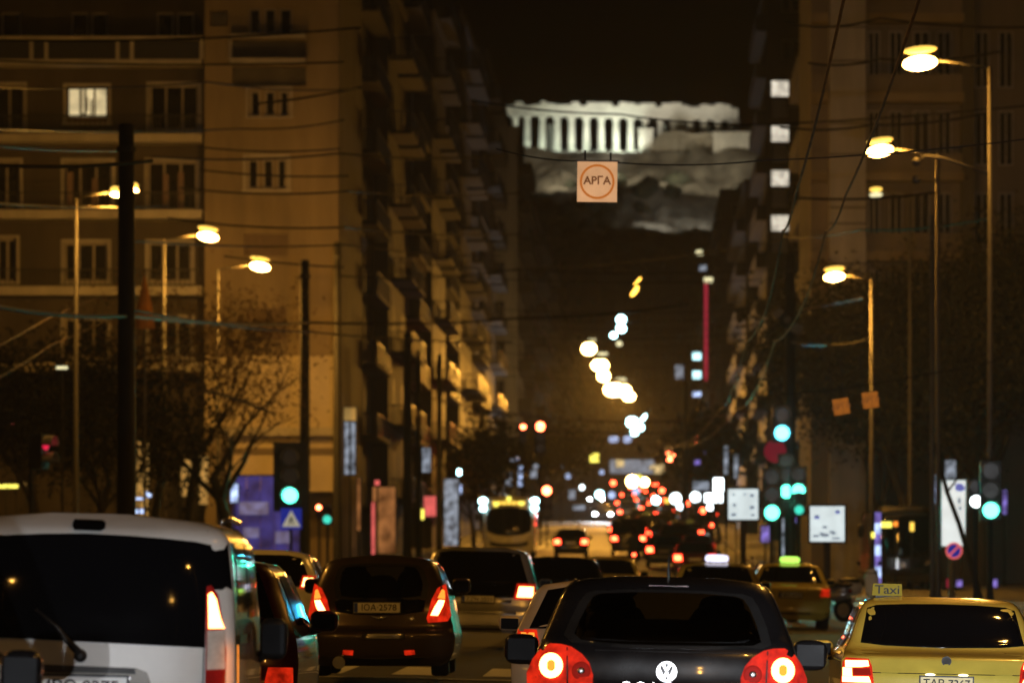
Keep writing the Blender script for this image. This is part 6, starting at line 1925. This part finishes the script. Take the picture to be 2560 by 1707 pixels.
# ---------------------------------------------------------------- buses facing the camera
def bus(label, px, D, body, W=1.25, Ht=3.0, L=11.5, lit=True, disp='led_amber', kerb_z=0.):
    x = X(px, D)
    t = vehicle('city_bus', label, 'bus', D, x, dz=kerb_z, roll=False, group='buses')
    ol = [(W*.86, .28), (W*.97, .36), (W, .7), (W, 1.4), (W*.99, 2.2), (W*.97, 2.7), (W*.92, 2.9), (W*.82, 2.97), (W*.5, Ht)]
    B = Body(ol, [(.28, .05), (.6, 0), (1.2, .0), (2.2, .05), (2.75, .12), (Ht-.04, .2), (Ht, .35)], [(0, Ht), (L, Ht)], L, crown=.12, er=.2, belt=2.9, taper=1., k=7)
    B.shell(34, 17, 8).build('body', PAINT[body], t, smooth=True, angle=45)
    ws = [(-W*.86, 1.30), (-W*.9, 1.75), (-W*.86, 2.35), (-W*.5, 2.46), (0, 2.5), (W*.5, 2.46), (W*.86, 2.35), (W*.9, 1.75), (W*.86, 1.30), (W*.5, 1.12), (0, 1.06), (-W*.5, 1.12)]
    B.patch(ws, .008, 6).build('windscreen', M['car_glass'], t, smooth=True)
    dp = B.patch([(-W*.72, 2.53), (W*.72, 2.53), (W*.68, 2.86), (-W*.68, 2.86)], .012, 4).build('destination_display', M['trim'], t, smooth=True)
    if lit:
        for k in range(7):
            xx = -W*.56+W*1.12*k/6
            B.patch(rrect(xx-.1, xx+.1, 2.60, 2.78, .02, 2), .02, 2).build('display_text', M[disp], dp, smooth=True)
        for xx, zz in ((-W*.5, 2.62), (0, 2.9), (W*.5, 2.66)):
            MB().ell((xx, B.yf(xx, zz)-.03, zz), (.13, .05, .11), 12, 8).build('marker_lamp', M['led_yellow'], t, smooth=True)
        for sd in (-1, 1):
            for zz, r in ((2.78, .2), (2.42, .16)):
                MB().ell((sd*W*1.02, B.yf(W*.9, zz)-.05, zz), (r, .06, r*.85), 14, 8).build('corner_lamp', M['lamp_cold'], t, smooth=True)
    B.patch([(-W*.72, .6), (-W*.4, .52), (W*.4, .52), (W*.72, .6), (W*.78, .82), (W*.5, .72), (-W*.5, .72), (-W*.78, .82)], .012, 4).build('grille', M['trim'], t, smooth=True)
    B.patch(disc(0, .86, .09, 16), .02, 2).build('badge', M['chrome'], t)
    for sd in (-1, 1):
        q = [(sd*W*.62, .84), (sd*W*.9, .9), (sd*W*.92, 1.08), (sd*W*.7, 1.0)]
        if sd < 0: q = list(reversed(q))
        B.patch(q, .014, 3).build('headlamp', M['lamp_clear'], t, smooth=True)
        MB().tube([(sd*W*.85, .1, 2.72), (sd*(W+.22), -.35, 2.6), (sd*(W+.3), -.45, 2.3)], .035, 6).build('mirror_arm', M['trim'], t)
        MB().ell((sd*(W+.3), -.45, 2.0), (.11, .06, .22), 12, 8, pw=.7).build('wing_mirror', M['trim'], t, smooth=True)
        for k in range(5):
            y0 = .9+k*2.0
            B.side_patch(sd, y0, y0+1.85, 1.25, 2.45, off=.01, ny=2, nz=2).build('side_window', M['car_glass'], t, smooth=True)
    MB().tube([(-.5, B.yf(-.4, 1.2)-.03, 1.12), (-.1, B.yf(0, 1.6)-.03, 1.6)], .012, 5).tube([(.6, B.yf(.5, 1.2)-.03, 1.14), (.2, B.yf(.2, 1.6)-.03, 1.6)], .012, 5).build('wiper', M['trim'], t)
    wheels(t, W-.02, L, .48, 2.4, L-3.0)
    return t
bus('oncoming white and ochre bus with an amber display, on the left lane', 1272, 327, 'buswhite')
bus('dark bus at the right kerb with a yellow display and drooping mirrors', 2258, 226, 'dark', W=1.15, Ht=2.75, disp='led_yellow', lit=False, kerb_z=.13)
for px, w, h, py, l, m in ((2212, 34, 14, 1311, 'yellow route display of the dark bus at the right', 'led_yellow'), (2239, 10, 12, 1309, 'small amber light right of the yellow route display', 'orange_ind'), (2280, 10, 22, 1316, 'amber light on the mirror side of the dark bus', 'led_amber'), (2185, 13, 14, 1337, 'small green-yellow light at the bus corner', 'led_yellow')):
    shoplight(l, px, py, 224.6, w, h, m, name='lit_display', cat='display')

# ---------------------------------------------------------------- scooters and a rider
def scooter(label, px, D, col, rz=0., kerb_z=0., lit=False, group='parked scooters', name='scooter'):
    x = X(px, D)
    t = thing(name, label, 'scooter', (x, D, gz(x, D)+kerb_z), group, rz)
    body = MB().ell((0, .45, .62), (.16, .42, .17), 14, 9, pw=.8).ell((0, .25, .72), (.15, .22, .12), 12, 8)
    body.ell((0, 1.28, .78), (.2, .1, .34), 14, 9, pw=.7).rbox((0, .95, .33), (.28, .5, .06)).ell((0, 1.42, .46), (.1, .26, .08), 12, 7)
    body.build('body', PAINT[col], t, smooth=True)
    MB().ell((0, .38, .83), (.15, .42, .065), 14, 8, pw=.8).build('seat', M['trim'], t, smooth=True)
    for yy in (.18, 1.5):
        q = MB(); n = 20; vs = []; fs = []
        for (xx, rr) in ((-.05, .16), (-.055, .24), (0, .27), (.055, .24), (.05, .16)):
            for k in range(n):
                a = 2*math.pi*k/n; vs.append((xx, yy+rr*math.cos(a), .27+rr*math.sin(a)))
        for j in range(4):
            for k in range(n): fs.append((j*n+k, j*n+(k+1) % n, (j+1)*n+(k+1) % n, (j+1)*n+k))
        w = q.add(vs, fs).build('wheel', M['rubber'], t, smooth=True)
        MB().tube([(-.04, yy, .27), (.04, yy, .27)], .15, 14).build('rim', M['rim'], w, smooth=True, angle=30)
    MB().tube([(-.32, 1.14, 1.05), (-.1, 1.2, 1.02), (.1, 1.2, 1.02), (.32, 1.14, 1.05)], .018, 6).tube([(0, 1.24, 1.02), (0, 1.42, .4)], .03, 7).build('handlebar', M['trim'], t)
    for sd in (-1, 1):
        MB().tube([(sd*.2, 1.2, 1.03), (sd*.3, 1.18, 1.22)], .008, 5).ell((sd*.33, 1.17, 1.26), (.065, .02, .05), 10, 6).build('mirror', M['trim'], t, smooth=True)
    MB().add([(-.17, 1.36, 1.0), (.17, 1.36, 1.0), (.13, 1.26, 1.38), (-.13, 1.26, 1.38)], [(0, 1, 2, 3)]).build('windshield', M['clear'], t)
    tl = MB().ell((0, .02, .70), (.08, .035, .05), 12, 7).build('tail_lamp', M['far_stop'] if lit else M['lamp_red_off'], t, smooth=True)
    MB().rbox((0, -.06, .5), (.17, .015, .15)).build('number_plate', M['plate'], t)
    return t
scooter('silver-white scooter parked left of the pale violet post light', 2062, 158, 'silver', rz=.5, kerb_z=.0)
scooter('white scooter parked nose-on behind the small taxi', 2100, 166, 'white', rz=-.7, kerb_z=.13)
scooter('grey scooter parked on the right pavement beside the taxi roof', 2128, 150, 'silver', rz=1.1, kerb_z=.13)
scooter('dark red scooter near the first white board', 1935, 205, 'red', rz=.3, kerb_z=.0, lit=True)
sct = scooter('scooter carrying the rider among the far tail lamps', 1585, 283, 'grey', lit=True, group=None)

def person_skin(name, verts, edges, radii, mat, parent, levels=2):
    me = bpy.data.meshes.new(name)
    me.from_pydata(verts, edges, [])
    ob = bpy.data.objects.new(name, me)
    COL.objects.link(ob)
    sk = ob.modifiers.new('skin', 'SKIN')
    ss = ob.modifiers.new('sub', 'SUBSURF'); ss.levels = levels; ss.render_levels = levels
    for i, r in enumerate(radii):
        me.skin_vertices[0].data[i].radius = (r, r) if not isinstance(r, tuple) else r
    me.skin_vertices[0].data[0].use_root = True
    bpy.context.view_layer.update()
    dg = bpy.context.evaluated_depsgraph_get()
    m2 = bpy.data.meshes.new_from_object(ob.evaluated_get(dg))
    bpy.data.objects.remove(ob)
    m2.materials.clear(); m2.materials.append(mat)
    m2.polygons.foreach_set("use_smooth", [True]*len(m2.polygons))
    o = bpy.data.objects.new(name, m2)
    COL.objects.link(o); o.parent = parent
    return o
x = X(1585, 283)
rider = thing('person', 'person in a bluish jacket and helmet riding the scooter, seen from behind', 'person', (x, 283, gz(x, 283)))
V = [(0, .38, .92), (0, .42, 1.12), (0, .47, 1.34), (0, .5, 1.46), (0, .52, 1.56),
     (-.19, .48, 1.38), (-.28, .68, 1.18), (-.29, .98, 1.07), (-.29, 1.1, 1.06),
     (.19, .48, 1.38), (.28, .68, 1.18), (.29, .98, 1.07), (.29, 1.1, 1.06),
     (-.12, .42, .90), (-.21, .85, .80), (-.17, .86, .42), (-.16, 1.0, .38),
     (.12, .42, .90), (.21, .85, .80), (.17, .86, .42), (.16, 1.0, .38)]
E = [(0, 1), (1, 2), (2, 3), (3, 4), (2, 5), (5, 6), (6, 7), (7, 8), (2, 9), (9, 10), (10, 11), (11, 12), (0, 13), (13, 14), (14, 15), (15, 16), (0, 17), (17, 18), (18, 19), (19, 20)]
RR = [.16, .16, .17, .08, .06, .09, .06, .045, .035, .09, .06, .045, .035, .11, .085, .06, .05, .11, .085, .06, .05]
person_skin('body', V, E, RR, M['cloth_blue'], rider)
MB().ell((0, .54, 1.64), (.105, .125, .13), 16, 11).build('head', M['skin'], rider, smooth=True)
MB().ell((0, .525, 1.68), (.14, .165, .145), 18, 11).build('helmet', PAINT['dark'], rider, smooth=True)
for sd in (-1, 1):
    h = MB()
    h.ell((sd*.29, 1.13, 1.06), (.04, .05, .03), 10, 7)
    for k in range(4):
        xx = sd*(.26+.02*k)
        h.tube([(xx, 1.15, 1.08), (xx, 1.19, 1.07), (xx, 1.19, 1.035), (xx, 1.16, 1.02)], [.011, .01, .009, .007], 6)
    h.tube([(sd*.25, 1.12, 1.05), (sd*.235, 1.15, 1.03), (sd*.24, 1.18, 1.02)], [.012, .01, .008], 6)
    h.build('hand', M['skin'], rider, smooth=True)
